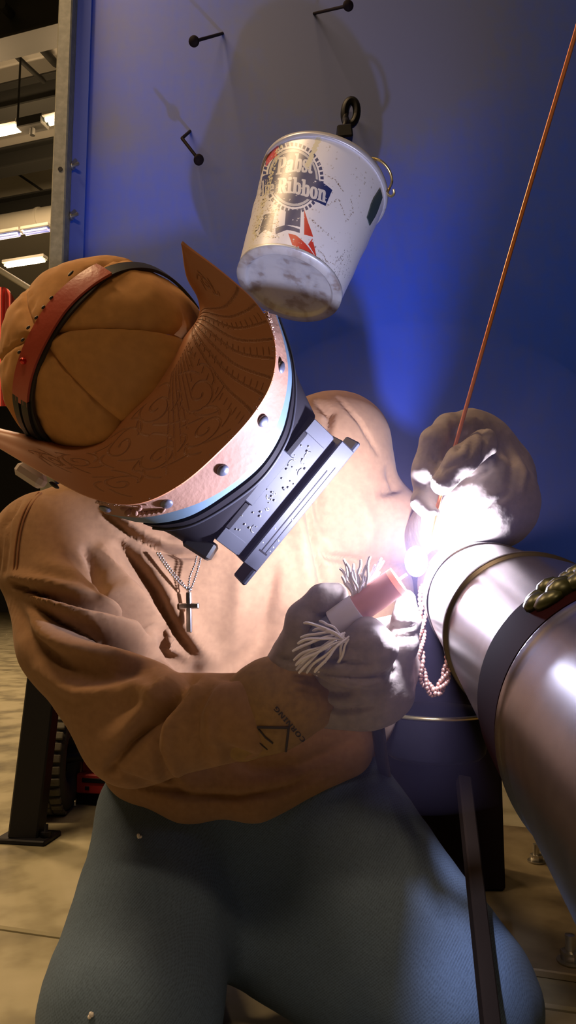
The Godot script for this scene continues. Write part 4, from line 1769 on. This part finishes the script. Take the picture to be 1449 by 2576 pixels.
func left_glove(t: Node3D) -> void:
	var g := Node3D.new()
	g.name = "glove_001"
	t.add_child(g)
	g.position = P(1180, 1200, 0.8) - t.position
	g.set_meta("label", "leather glove holding the filler rod")
	var bl := Blob.new()
	bone(bl, [1240, 1200, 0.818, 104], [1150, 1180, 0.798, 80], 0.03)
	bone(bl, [1255, 1255, 0.770, 84], [1150, 1280, 0.828, 70], 0.03)
	bone(bl, [1160, 1290, 0.858, 85], [1090, 1350, 1.03, 70], 0.03)
	bone(bl, [1228, 1282, 0.775, 94], [1130, 1360, 1.02, 80], 0.04)
	bone(bl, [1190, 1110, 0.808, 78], [1150, 1130, 0.798, 72], 0.03)
	# index finger: knuckle at the top right, tip at the rod
	bone(bl, [1225, 1120, 0.802, 56], [1180, 1078, 0.787, 44], 0.015)
	bone(bl, [1180, 1078, 0.787, 44], [1128, 1082, 0.777, 38], 0.008)
	bone(bl, [1128, 1082, 0.777, 38], [1112, 1120, 0.770, 30], 0.008)
	# thumb crossing down to the rod's lower hole
	bone(bl, [1215, 1115, 0.747, 36], [1160, 1160, 0.729, 36], 0.008)
	bone(bl, [1160, 1160, 0.729, 36], [1112, 1215, 0.729, 30], 0.008)
	# middle, ring and little finger in a row below
	bone(bl, [1262, 1160, 0.800, 44], [1205, 1185, 0.772, 36], 0.008)
	bone(bl, [1205, 1185, 0.772, 36], [1140, 1240, 0.762, 30], 0.007)
	bone(bl, [1280, 1200, 0.800, 42], [1210, 1235, 0.772, 36], 0.008)
	bone(bl, [1210, 1235, 0.772, 36], [1120, 1272, 0.768, 28], 0.007)
	bone(bl, [1270, 1235, 0.810, 38], [1190, 1275, 0.785, 30], 0.008)
	bone(bl, [1190, 1275, 0.785, 30], [1110, 1290, 0.785, 24], 0.008)
	# far side fingertips seen on the left
	bone(bl, [1090, 1110, 0.762, 36], [1078, 1190, 0.762, 36], 0.015)
	bone(bl, [1078, 1190, 0.762, 36], [1072, 1262, 0.772, 32], 0.015)
	bone(bl, [1062, 1262, 0.757, 30], [1085, 1292, 0.747, 24], 0.008)
	var folds := []
	var f := func(p: Array, w: float, amp: float):
		var q := []
		for i in range(0, p.size(), 2):
			q.append(Vector2(p[i], p[i + 1]))
		folds.append([q, w, amp])
	f.call([1150, 1080, 1156, 1100, 1150, 1130], 9, -0.006)
	f.call([1135, 1060, 1145, 1090, 1130, 1125], 6, -0.003)
	f.call([1200, 1060, 1222, 1110, 1215, 1160], 6, -0.003)
	f.call([1215, 1050, 1245, 1110, 1240, 1180], 8, 0.003)
	f.call([1190, 1100, 1180, 1150, 1120, 1180], 5, -0.002)
	f.call([1260, 1100, 1290, 1160, 1280, 1230], 9, -0.003)
	f.call([1290, 1130, 1320, 1190, 1310, 1250], 9, 0.003)
	f.call([1080, 1140, 1100, 1165, 1108, 1190], 6, -0.003)
	f.call([1065, 1190, 1090, 1225, 1105, 1240], 6, -0.003)
	f.call([1085, 1300, 1150, 1302, 1230, 1270, 1280, 1240], 7, -0.004)
	f.call([1150, 1210, 1200, 1200, 1240, 1180], 6, -0.003)
	obj("glove_leather", body(creased(bl.net(0.0031), folds, 0.0010, 28.0)), M.glove, g)

# ------------------------------------------------------------------ welding hood
func loft(curves: Array, n: int, th: float, towards: Vector3, per := 1) -> MB:
	var sm := []
	for c in curves:
		sm.append(smooth(pts(c), n))
	var rows := []
	for i in curves.size() - 1:
		for k in per:
			var f := float(k) / per
			var row := []
			for j in n + 1:
				row.append((sm[i][j] as Vector3).cubic_interpolate(sm[i + 1][j], sm[maxi(i - 1, 0)][j], sm[mini(i + 2, curves.size() - 1)][j], f))
			rows.append(row)
	rows.append(Array(sm[-1]))
	var b := MB.new()
	sheet(b, rows, th, towards)
	return b

func tooling() -> ImageTexture:
	var S := 768
	var im := Image.create(S, S, false, Image.FORMAT_L8)
	im.fill(Color(0.7, 0.7, 0.7))
	var dab := func(p: Vector2, r: float, v: float):
		im.fill_rect(Rect2i(int(p.x * S - r), int(p.y * S - r), int(2 * r), int(2 * r)), Color(v, v, v))
	var line := func(a: Vector2, c: Vector2, e: Vector2, r: float, v: float):
		for i in 160:
			var f := i / 159.0
			dab.call(a.lerp(c, f).lerp(c.lerp(e, f), f), r, v)
	# veins fanning out from the fold by the temple, with rows of dashes between them
	var src := Vector2(0.305, 0.10)
	for i in 8:
		var e := Vector2(lerpf(0.13, 0.46, i / 7.0), 0.97)
		var c := Vector2(lerpf(0.17, 0.36, i / 7.0) + 0.03, 0.45)
		line.call(src, c, e, 2.0, 0.12)
		if i % 2 == 1:
			for k in 14:
				var f := 0.3 + 0.05 * k
				var p := src.lerp(c, f).lerp(c.lerp(e, f), f) + Vector2(0.02, 0)
				line.call(p, p + Vector2(0.008, 0.004), p + Vector2(0.016, 0.006), 1.5, 0.3)
	# scrolls and leaves
	var r := RandomNumberGenerator.new()
	r.seed = 6
	for q in [[0.47, 0.55, 0.10], [0.53, 0.75, 0.09], [0.57, 0.4, 0.10], [0.63, 0.68, 0.09], [0.69, 0.45, 0.10], [0.74, 0.75, 0.08], [0.81, 0.5, 0.08], [0.88, 0.6, 0.07], [0.12, 0.6, 0.05]]:
		var c := Vector2(q[0], q[1])
		var s: float = q[2]
		var a0 := r.randf() * TAU
		for i in 260:
			var f := i / 259.0
			var rad := s * (1.0 - f * 0.85)
			dab.call(c + Vector2(cos(a0 + f * 9.0) * rad * 0.55, sin(a0 + f * 9.0) * rad), 1.9, 0.15)
		for k in 5:
			var a := a0 + k * 1.1
			line.call(c + Vector2(cos(a) * s * 0.5, sin(a) * s), c + Vector2(cos(a + 0.5) * s * 0.9, sin(a + 0.5) * s * 1.3), c + Vector2(cos(a + 0.9) * s * 0.7, sin(a + 0.9) * s * 1.8), 1.8, 0.2)
	for i in 9:
		line.call(Vector2(0.38 + 0.012 * i, 0.3), Vector2(0.42 + 0.02 * i, 0.5), Vector2(0.40 + 0.03 * i, 0.35 + 0.06 * i), 1.6, 0.3)
	im.resize(384, 384, Image.INTERPOLATE_LANCZOS)
	im.resize(768, 768, Image.INTERPOLATE_CUBIC)
	return ImageTexture.create_from_image(im)

func hood() -> void:
	var t := thing("welding_hood", "brown tooled-leather welding hood with a black lens box over the welder's face", "welding hood", P(560, 1060, 0.72))
	var tocam := -fwd
	var L2 := [[455, 612, 0.672], [560, 688, 0.676], [650, 770, 0.680], [690, 855, 0.680], [686, 950, 0.678], [642, 1035, 0.676], [562, 1125, 0.675], [452, 1220, 0.676], [340, 1268, 0.679], [230, 1252, 0.683], [118, 1196, 0.690], [-12, 1120, 0.70]]
	var LM := [[456, 616, 0.674], [512, 690, 0.682], [575, 772, 0.686], [598, 850, 0.686], [585, 930, 0.684], [548, 1005, 0.683], [480, 1080, 0.682], [390, 1150, 0.682], [305, 1195, 0.684], [200, 1192, 0.690], [106, 1155, 0.696], [-12, 1104, 0.703]]
	var L0 := [[457, 622, 0.678], [470, 694, 0.692], [502, 748, 0.696], [512, 795, 0.690], [484, 856, 0.680], [448, 925, 0.676], [398, 995, 0.676], [330, 1055, 0.680], [262, 1122, 0.690], [172, 1132, 0.70], [95, 1110, 0.705], [-12, 1082, 0.71]]
	var LI := [[459, 640, 0.70], [480, 710, 0.715], [500, 755, 0.72], [498, 800, 0.712], [462, 850, 0.70], [425, 915, 0.698], [375, 985, 0.70], [310, 1045, 0.705], [255, 1105, 0.712], [172, 1118, 0.72], [95, 1100, 0.725], [-12, 1075, 0.73]]
	var lm := StandardMaterial3D.new()
	lm.albedo_color = lin(0.38, 0.15, 0.068)
	lm.roughness = 0.46
	lm.heightmap_enabled = true
	lm.heightmap_texture = tooling()
	lm.heightmap_scale = 0.2
	lm.clearcoat_enabled = true
	lm.clearcoat = 0.25
	lm.clearcoat_roughness = 0.4
	var b := loft([LI, L0, LM, L2], 110, 0.003, tocam, 8)
	obj("leather_shell", b, lm, t)
	var BT := [[672, 786, 0.690], [690, 855, 0.683], [686, 945, 0.681], [650, 1020, 0.679], [600, 1082, 0.678], [530, 1150, 0.678], [448, 1220, 0.679], [370, 1256, 0.681], [300, 1268, 0.685], [245, 1262, 0.69]]
	var BB := [[694, 792, 0.715], [714, 860, 0.713], [725, 935, 0.710], [714, 1015, 0.707], [683, 1095, 0.704], [616, 1190, 0.702], [536, 1248, 0.702], [450, 1283, 0.703], [355, 1302, 0.708], [262, 1292, 0.716]]
	var MM := [[697, 792, 0.722], [722, 870, 0.722], [734, 940, 0.719], [728, 1012, 0.717], [706, 1094, 0.714], [652, 1176, 0.712], [565, 1246, 0.712], [480, 1297, 0.712], [400, 1316, 0.714], [340, 1313, 0.718]]
	var K0 := [[698, 798, 0.724], [724, 876, 0.724], [736, 945, 0.721], [732, 1016, 0.719], [710, 1099, 0.717], [656, 1183, 0.716], [570, 1253, 0.716], [484, 1305, 0.716], [410, 1321, 0.718], [360, 1318, 0.722]]
	var K1 := [[700, 800, 0.738], [728, 880, 0.738], [740, 950, 0.734], [740, 1022, 0.732], [721, 1106, 0.729], [664, 1196, 0.727], [584, 1263, 0.727], [492, 1316, 0.727], [425, 1330, 0.730], [385, 1327, 0.734]]
	b = loft([BT, BB], 90, 0.004, Vector3(0.5, -0.3, 0.8), 6)
	obj("leather_band", b, M.band_leather, t)
	b = loft([BB, MM], 90, 0.003, Vector3(0.5, -0.3, 0.8), 4)
	obj("metal_band", b, M.blue_metal, t)
	b = loft([K0, K1], 90, 0.006, Vector3(0.5, -0.3, 0.8), 4)
	obj("rim_gasket", b, M.black_plastic, t)
	b = MB.new()
	tube(b, smooth(pts(K1), 90), 0.0022, 8)
	obj("rim_wire", b, M.grey_plastic, t)
	# frayed suede along the shell's edge
	b = MB.new()
	var edge := smooth(pts(BT), 240)
	for i in 241:
		for k in 2:
			var d := (P(275, 900, 0.66) - edge[i]).normalized() + Vector3(rng.randf_range(-0.7, 0.7), rng.randf_range(-0.7, 0.7), rng.randf_range(-0.2, 0.7))
			var o := edge[i] + Vector3(rng.randf_range(-1, 1), rng.randf_range(-1, 1), rng.randf_range(-0.2, 1.0)) * 0.0016
			tube(b, PackedVector3Array([o, o + d.normalized() * rng.randf_range(0.0012, 0.0034)]), [0.0007, 0.00015], 4, false)
	var fr := obj("frayed_edge", b, M.fray, t)
	fr.set_meta("kind", "stuff")
	# rivets
	var ra := smooth(pts(BT), 120)
	var rb := smooth(pts(BB), 120)
	for q in [[709, 925], [674, 1068], [572, 1192], [418, 1271], [266, 1278]]:
		b = MB.new()
		var p := Vector3.ZERO
		var d := Vector3.ZERO
		var best := 1e9
		for i in range(1, 120):
			var mid := ra[i].lerp(rb[i], 0.5)
			var e := px(mid).distance_to(Vector2(q[0], q[1]))
			if e < best:
				best = e
				p = mid
				d = (ra[i + 1] - ra[i - 1]).cross(rb[i] - ra[i]).normalized()
		if d.dot(tocam) < 0:
			d = -d
		lathe(b, [[0.0061, -0.003], [0.0061, 0.0004], [0.0052, 0.0018], [0.003, 0.0027], [0.0, 0.003]], p, d, 20)
		obj("rivet", b, M.rivet, t)
	# carved flower near the band's end
	b = MB.new()
	for i in 6:
		var a := TAU * i / 6
		ball(b, P(330 + 17 * cos(a), 1279 + 11 * sin(a), 0.692), Vector3(0.0042, 0.003, 0.002), Basis(Vector3(0, 0, 1), -a), 10)
	for i in 6:
		ball(b, P(352 + i * 11.5, 1293 - i * 1.6, 0.697), Vector3(0.0034, 0.0018, 0.0016), Basis(Vector3(0, 0, 1), 0.7), 8)
		ball(b, P(350 + i * 14, 1272 - i * 5.0, 0.688), Vector3(0.0034, 0.0015, 0.0014), Basis(Vector3(0, 0, 1), -0.5), 8)
	obj("carved_flower", b, M.band_leather, t)
	# shell in front of the face
	b = MB.new()
	ball(b, P(500, 1050, 0.795), Vector3(0.080, 0.088, 0.058), Basis.IDENTITY, 32)
	var CB := [[742, 985, 0.765], [766, 1028, 0.768], [792, 1052, 0.768], [730, 1126, 0.763], [664, 1207, 0.760], [604, 1280, 0.758], [541, 1354, 0.757], [524, 1392, 0.775], [480, 1376, 0.775], [425, 1336, 0.765]]
	var cone := loft([K1, CB], 60, 0.004, Vector3(0.3, -0.2, 0.9), 5)
	obj("face_shell", b, M.black_plastic, t)
	obj("shell_cone", cone, M.black_plastic, t)
	# lens box
	var o := P(541, 1356, 0.750)
	var u := (P(790, 1052, 0.753) - o)
	var L := u.length()
	u = u.normalized()
	var w := P(606, 1409, 0.772) - o
	w = (w - u * w.dot(u)).normalized()
	var nn := u.cross(w).normalized()
	if nn.dot(tocam) < 0:
		nn = -nn
	var bs := Basis(u, w, u.cross(w))
	var W1 := 0.035
	var put := func(bb: MB, ua: float, ub: float, wa: float, wb: float, z0: float, z1: float, bev := 0.0012):
		box(bb, o + u * (ua + ub) / 2 + w * (wa + wb) / 2 + nn * (z0 + z1) / 2, Vector3(ub - ua, wb - wa, absf(z1 - z0)), bs, bev)
	b = MB.new()
	put.call(b, 0.0, L, 0.0, W1, -0.03, 0.0)
	put.call(b, 0.0, 0.016, 0.0, W1 * 0.9, 0.0, 0.0018)
	put.call(b, L - 0.016, L, 0.0, W1 * 0.9, 0.0, 0.0018)
	obj("lens_frame", b, M.grey_plastic, t)
	b = MB.new()
	put.call(b, 0.016, L - 0.016, -0.001, 0.006, -0.002, 0.0012)
	put.call(b, 0.002, L - 0.002, W1, W1 + 0.009, -0.03, -0.006)
	obj("slot", b, M.black_plastic, t)
	b = MB.new()
	put.call(b, L * 0.31, L * 0.72, -0.007, 0.0075, 0.0, 0.004)
	obj("clip", b, M.grey_plastic, t)
	b = MB.new()
	put.call(b, -0.002, L + 0.004, W1 + 0.008, W1 + 0.030, -0.032, 0.001)
	obj("lens_holder", b, M.grey_plastic, t)
	b = MB.new()
	put.call(b, 0.018, L - 0.030, W1 + 0.0165, W1 + 0.018, 0.0, 0.0013, 0.0002)
	put.call(b, 0.018, L - 0.022, W1 + 0.0225, W1 + 0.0235, 0.0, 0.0013, 0.0002)
	put.call(b, 0.018, 0.020, W1 + 0.014, W1 + 0.026, 0.0, 0.0013, 0.0002)
	obj("groove", b, M.black_plastic, t)
	b = MB.new()
	put.call(b, -0.022, L + 0.016, W1 + 0.028, W1 + 0.034, -0.03, -0.004, 0.002)
	obj("hinge_lip", b, M.grey_plastic, t)
	for s in [0.002, L - 0.002]:
		b = MB.new()
		ball(b, o + u * s + w * 0.004 - nn * 0.004, Vector3.ONE * 0.0022, Basis.IDENTITY, 10)
		obj("pin", b, M.silver, t)
	# weld spatter sticking to the box
	b = MB.new()
	for i in 46:
		var q: Vector3 = o + u * rng.randf_range(0.02, L - 0.02) + w * (rng.randf_range(0.006, W1 - 0.003) if i % 4 else rng.randf_range(W1 + 0.011, W1 + 0.027))
		ball(b, q + nn * 0.0003, Vector3.ONE * rng.randf_range(0.0006, 0.0017), Basis.IDENTITY, 6)
	for i in 9:
		var q: Vector3 = o + u * rng.randf_range(0.03, L - 0.03) + w * rng.randf_range(0.010, W1 - 0.006)
		var cur := PackedVector3Array()
		for k in 6:
			cur.append(q + (u * cos(k * 0.7 + i) + w * sin(k * 0.7 + i)) * 0.003 + u * k * 0.0008)
		tube(b, cur, 0.0006, 5)
	obj("spatter", b, M.spatter, t).set_meta("kind", "stuff")
	# side lug and cloth tab
	b = MB.new()
	box(b, P(505, 1372, 0.77), Vector3(0.032, 0.02, 0.03), Basis(Vector3(0, 0, 1), deg_to_rad(-32)), 0.003)
	obj("side_lug", b, M.black_leather, t)
	b = MB.new()
	box(b, P(78, 1196, 0.742), Vector3(0.032, 0.015, 0.02), Basis(Vector3(0, 0, 1), deg_to_rad(-33)), 0.006)
	obj("cloth_tab", b, mat("tab_grey", lin(0.52, 0.46, 0.44), 0.9), t)
	b = MB.new()
	ball(b, P(136, 1220, 0.70), Vector3(0.006, 0.0022, 0.002), Basis(Vector3(0, 0, 1), deg_to_rad(-35)), 10)
	obj("slit", b, M.black_leather, t)

# ------------------------------------------------------------------ small things
func necklace() -> void:
	var at := shirt.march(EYE, ray(475, 1540))
	var t := thing("necklace", "silver bead chain with a plain cross pendant over the sweatshirt", "necklace", at)
	var put := func(x: float, y: float, o: float) -> Vector3:
		var r := ray(x, y)
		return shirt.march(EYE, r) - r * o
	var b := MB.new()
	for line in [[[392, 1386], [405, 1408], [428, 1440], [450, 1465], [470, 1482]], [[399, 1386], [412, 1408], [434, 1438], [456, 1463], [472, 1484]], [[507, 1394], [501, 1420], [492, 1450], [482, 1478]], [[496, 1394], [490, 1420], [478, 1450], [474, 1478]]]:
		var p := PackedVector3Array()
		for q in line:
			p.append(put.call(q[0], q[1], 0.020))
		p = smooth(p, 160)
		var run := 0.0
		for i in range(1, p.size()):
			run += p[i].distance_to(p[i - 1])
			if run > 0.0031:
				run = 0.0
				ball(b, p[i], Vector3(0.0019, 0.0016, 0.0016), Basis(Vector3(0, 0, 1), i), 8)
	obj("bead_chain", b, M.silver, t)
	b = MB.new()
	var c: Vector3 = put.call(476, 1540, 0.022)
	var bs := Basis(Vector3(0, 0, 1), 0.03) * Basis(Vector3.UP, -0.35)
	box(b, c, Vector3(0.0072, 0.050, 0.0045), bs, 0.0012)
	box(b, c + bs * Vector3(0, 0.0075, 0), Vector3(0.0275, 0.0072, 0.0045), bs, 0.0012)
	lathe(b, [[0.0022, -0.003], [0.0034, 0.0], [0.0022, 0.003], [0.0022, -0.003]], c + bs * Vector3(0, 0.028, 0), bs.x, 16)
	obj("cross", b, M.silver, t)

func torch() -> void:
	var a := P(808, 1596, 0.752)
	var e := P(1003, 1459, 0.738)
	var ax := (e - a).normalized()
	var L := a.distance_to(e)
	var t := thing("welding_torch", "welding torch with a wide pink ceramic cup held in the lower glove", "torch", (a + e) / 2)
	var b := MB.new()
	var p0 := L * 0.49
	lathe(b, [[0.012, p0], [0.0148, p0], [0.0148, p0], [0.0148, L * 0.75], [0.0146, L * 0.94]], a, ax, 48)
	obj("ceramic_cup", b, M.ceramic, t)
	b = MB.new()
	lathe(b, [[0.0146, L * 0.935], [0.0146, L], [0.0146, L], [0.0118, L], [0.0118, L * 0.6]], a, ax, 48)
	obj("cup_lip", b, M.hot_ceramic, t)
	b = MB.new()
	lathe(b, [[0.0, L * 0.18], [0.0155, L * 0.18], [0.0158, L * 0.19], [0.0158, p0 - 0.001], [0.0155, p0], [0.0155, p0], [0.0, p0]], a, ax, 48)
	obj("collar", b, M.white_plastic, t)
	b = MB.new()
	lathe(b, [[0.0, -0.012], [0.010, -0.010], [0.0128, 0.0], [0.0128, L * 0.18], [0.0, L * 0.18]], a, ax, 32)
	obj("torch_head", b, M.torch_grey, t)
	b = MB.new()
	tube(b, PackedVector3Array([a + ax * L * 0.5, a + ax * (L + 0.010)]), 0.0016, 10)
	obj("tungsten", b, M.zinc, t)
	b = MB.new()
	tube(b, smooth(PackedVector3Array([a + ax * 0.004, P(800, 1650, 0.765), P(860, 1700, 0.79), P(940, 1800, 0.88), P(960, 1900, 0.98), P(985, 2060, 1.12), P(1010, 2240, 1.25)]), 40), 0.0085, 12)
	obj("torch_cable", b, M.black_leather, t)
	# frayed string tied round the torch, two tufts
	for k in 2:
		var root: Vector3 = P(905, 1512, 0.742) if k == 0 else P(868, 1602, 0.722)
		var ends := []
		if k == 0:
			for q in [[864, 1410], [872, 1420], [886, 1416], [905, 1408], [900, 1432], [926, 1400], [930, 1402], [946, 1418], [962, 1402], [968, 1408], [856, 1432], [882, 1440], [912, 1440], [938, 1440], [858, 1450], [890, 1455], [952, 1436], [918, 1452]]:
				ends.append([q[0], q[1], 0.745 + rng.randf_range(-0.012, 0.014)])
		else:
			for q in [[742, 1676], [748, 1684], [755, 1690], [769, 1694], [792, 1694], [800, 1698], [846, 1688], [738, 1640], [746, 1618], [758, 1606], [762, 1568], [784, 1584], [736, 1660], [804, 1566], [812, 1590], [764, 1664], [850, 1684], [742, 1668]]:
				ends.append([q[0], q[1], 0.727 + rng.randf_range(-0.006, 0.012)])
		var s := thing("string_tuft", ["upper tuft of frayed white string standing up above the torch cup", "lower tuft of frayed white string hanging over the glove's fingers"][k], "string", root, "frayed string tufts on the torch")
		for q in ends:
			b = MB.new()
			var tip := P(q[0], q[1], q[2])
			var c := PackedVector3Array()
			var rad := PackedFloat32Array()
			var w0 := rng.randf() * 6.0
			for i in 15:
				var f := i / 14.0
				var wob := Vector3(sin(f * 11 + w0), cos(f * 9 + w0 * 2), sin(f * 8 + w0)) * 0.0013 * f
				var bow := Vector3(0, 0.004, 0.008) * sin(PI * f)
				c.append((root + Vector3(sin(w0), cos(w0), 0) * 0.004).lerp(tip, f) + wob + bow * (1.0 if k else 0.3))
				rad.append(lerpf(0.0011, 0.0016, f) * (1.0 if i < 14 else 0.7))
			tube(b, c, rad, 7)
			obj("strand", b, M.cotton, s)

func rod() -> void:
	var b := MB.new()
	tube(b, smooth(PackedVector3Array([P(1072, 1388, 0.742), P(1110, 1240, 0.743), P(1157, 1080, 0.745), P(1290, 615, 0.70), P(1440, 110, 0.64), P(1480, -30, 0.62)]), 60), 0.0020, 12)
	tag(obj("filler_rod", b, M.rod), "long thin copper-coloured filler rod running through the upper glove to the arc", "rod")

func cart() -> void:
	# two-wheeled red machine behind the black leg
	var g := G(150, 2046)
	var R := 0.135
	var c := Vector3(g.x - 0.022, R, g.z - 0.02)
	var ax := Vector3(0.99, 0.0, -0.06).normalized()
	var t := thing("welder_cart", "red ribbed machine on a knobbly black tyre behind the black leg", "cart", Vector3(c.x, 0, c.z))
	var b := MB.new()
	var hw := 0.05
	lathe(b, [[R * 0.45, -hw * 0.8], [R * 0.72, -hw], [R * 0.92, -hw * 0.92], [R * 0.985, -hw * 0.6], [R, -hw * 0.3], [R, hw * 0.3], [R * 0.985, hw * 0.6], [R * 0.92, hw * 0.92], [R * 0.72, hw], [R * 0.45, hw * 0.8], [R * 0.45, -hw * 0.8]], c, ax, 56)
	obj("tyre", b, M.rubber, t)
	var fb := frame_of(ax)
	var tyre := t.get_node("tyre")
	for i in 30:
		for s in 3:
			b = MB.new()
			var an := TAU * (i + 0.5 * (s % 2)) / 30
			var rd := fb.x * cos(an) + fb.y * sin(an)
			var tg := ax.cross(rd)
			box(b, c + rd * (R + 0.0005) + ax * ((s - 1) * 0.030), Vector3(0.019, 0.028, 0.009), Basis(tg, ax, tg.cross(ax)), 0.002)
			obj("tread_block", b, M.tread_dust, tyre)
	b = MB.new()
	lathe(b, [[0.0, hw * 0.5], [R * 0.2, hw * 0.5], [R * 0.25, hw * 0.2], [R * 0.46, hw * 0.4], [R * 0.46, -hw * 0.4], [0.0, -hw * 0.4]], c, ax, 40)
	obj("wheel_hub", b, M.black_paint, t)
	# body to the right, panel facing the viewer
	var f := Basis(Vector3.UP, deg_to_rad(-12))
	var bc := P(262, 1885, 2.02)
	b = MB.new()
	box(b, bc + f * Vector3(0.07, 0.06, -0.14), Vector3(0.30, 0.36, 0.24), f, 0.008)
	obj("machine_body", b, M.red_paint, t)
	for i in 8:
		b = MB.new()
		box(b, bc + f * Vector3(-0.06 + i * 0.034, 0.085, -0.016), Vector3(0.018, 0.26, 0.014), f, 0.004)
		obj("rib", b, M.red_paint, t)
	b = MB.new()
	box(b, bc + f * Vector3(0.045, -0.093, -0.012), Vector3(0.25, 0.052, 0.03), f, 0.004)
	obj("lower_rail", b, M.red_paint, t)
	b = MB.new()
	box(b, bc + f * Vector3(-0.025, -0.083, 0.0045), Vector3(0.07, 0.012, 0.004), f, 0.001)
	box(b, bc + f * Vector3(-0.045, -0.104, 0.0045), Vector3(0.012, 0.01, 0.004), f, 0.001)
	box(b, bc + f * Vector3(0.04, -0.100, 0.0045), Vector3(0.02, 0.012, 0.004), f, 0.001)
	obj("slot", b, M.black_paint, t)
	b = MB.new()
	box(b, Vector3(bc.x + 0.06, bc.y - 0.155, bc.z - 0.11), Vector3(0.26, 0.07, 0.2), f, 0.006)
	tube(b, PackedVector3Array([c, Vector3(bc.x + 0.1, R, bc.z - 0.08)]), 0.014, 10)
	for q in [[0.12, -0.03], [0.12, -0.18], [-0.02, -0.18]]:
		tube(b, PackedVector3Array([Vector3(bc.x + q[0], 0.0, bc.z + q[1]), Vector3(bc.x + q[0], bc.y - 0.12, bc.z + q[1])]), 0.012, 8)
	obj("chassis", b, M.black_paint, t)
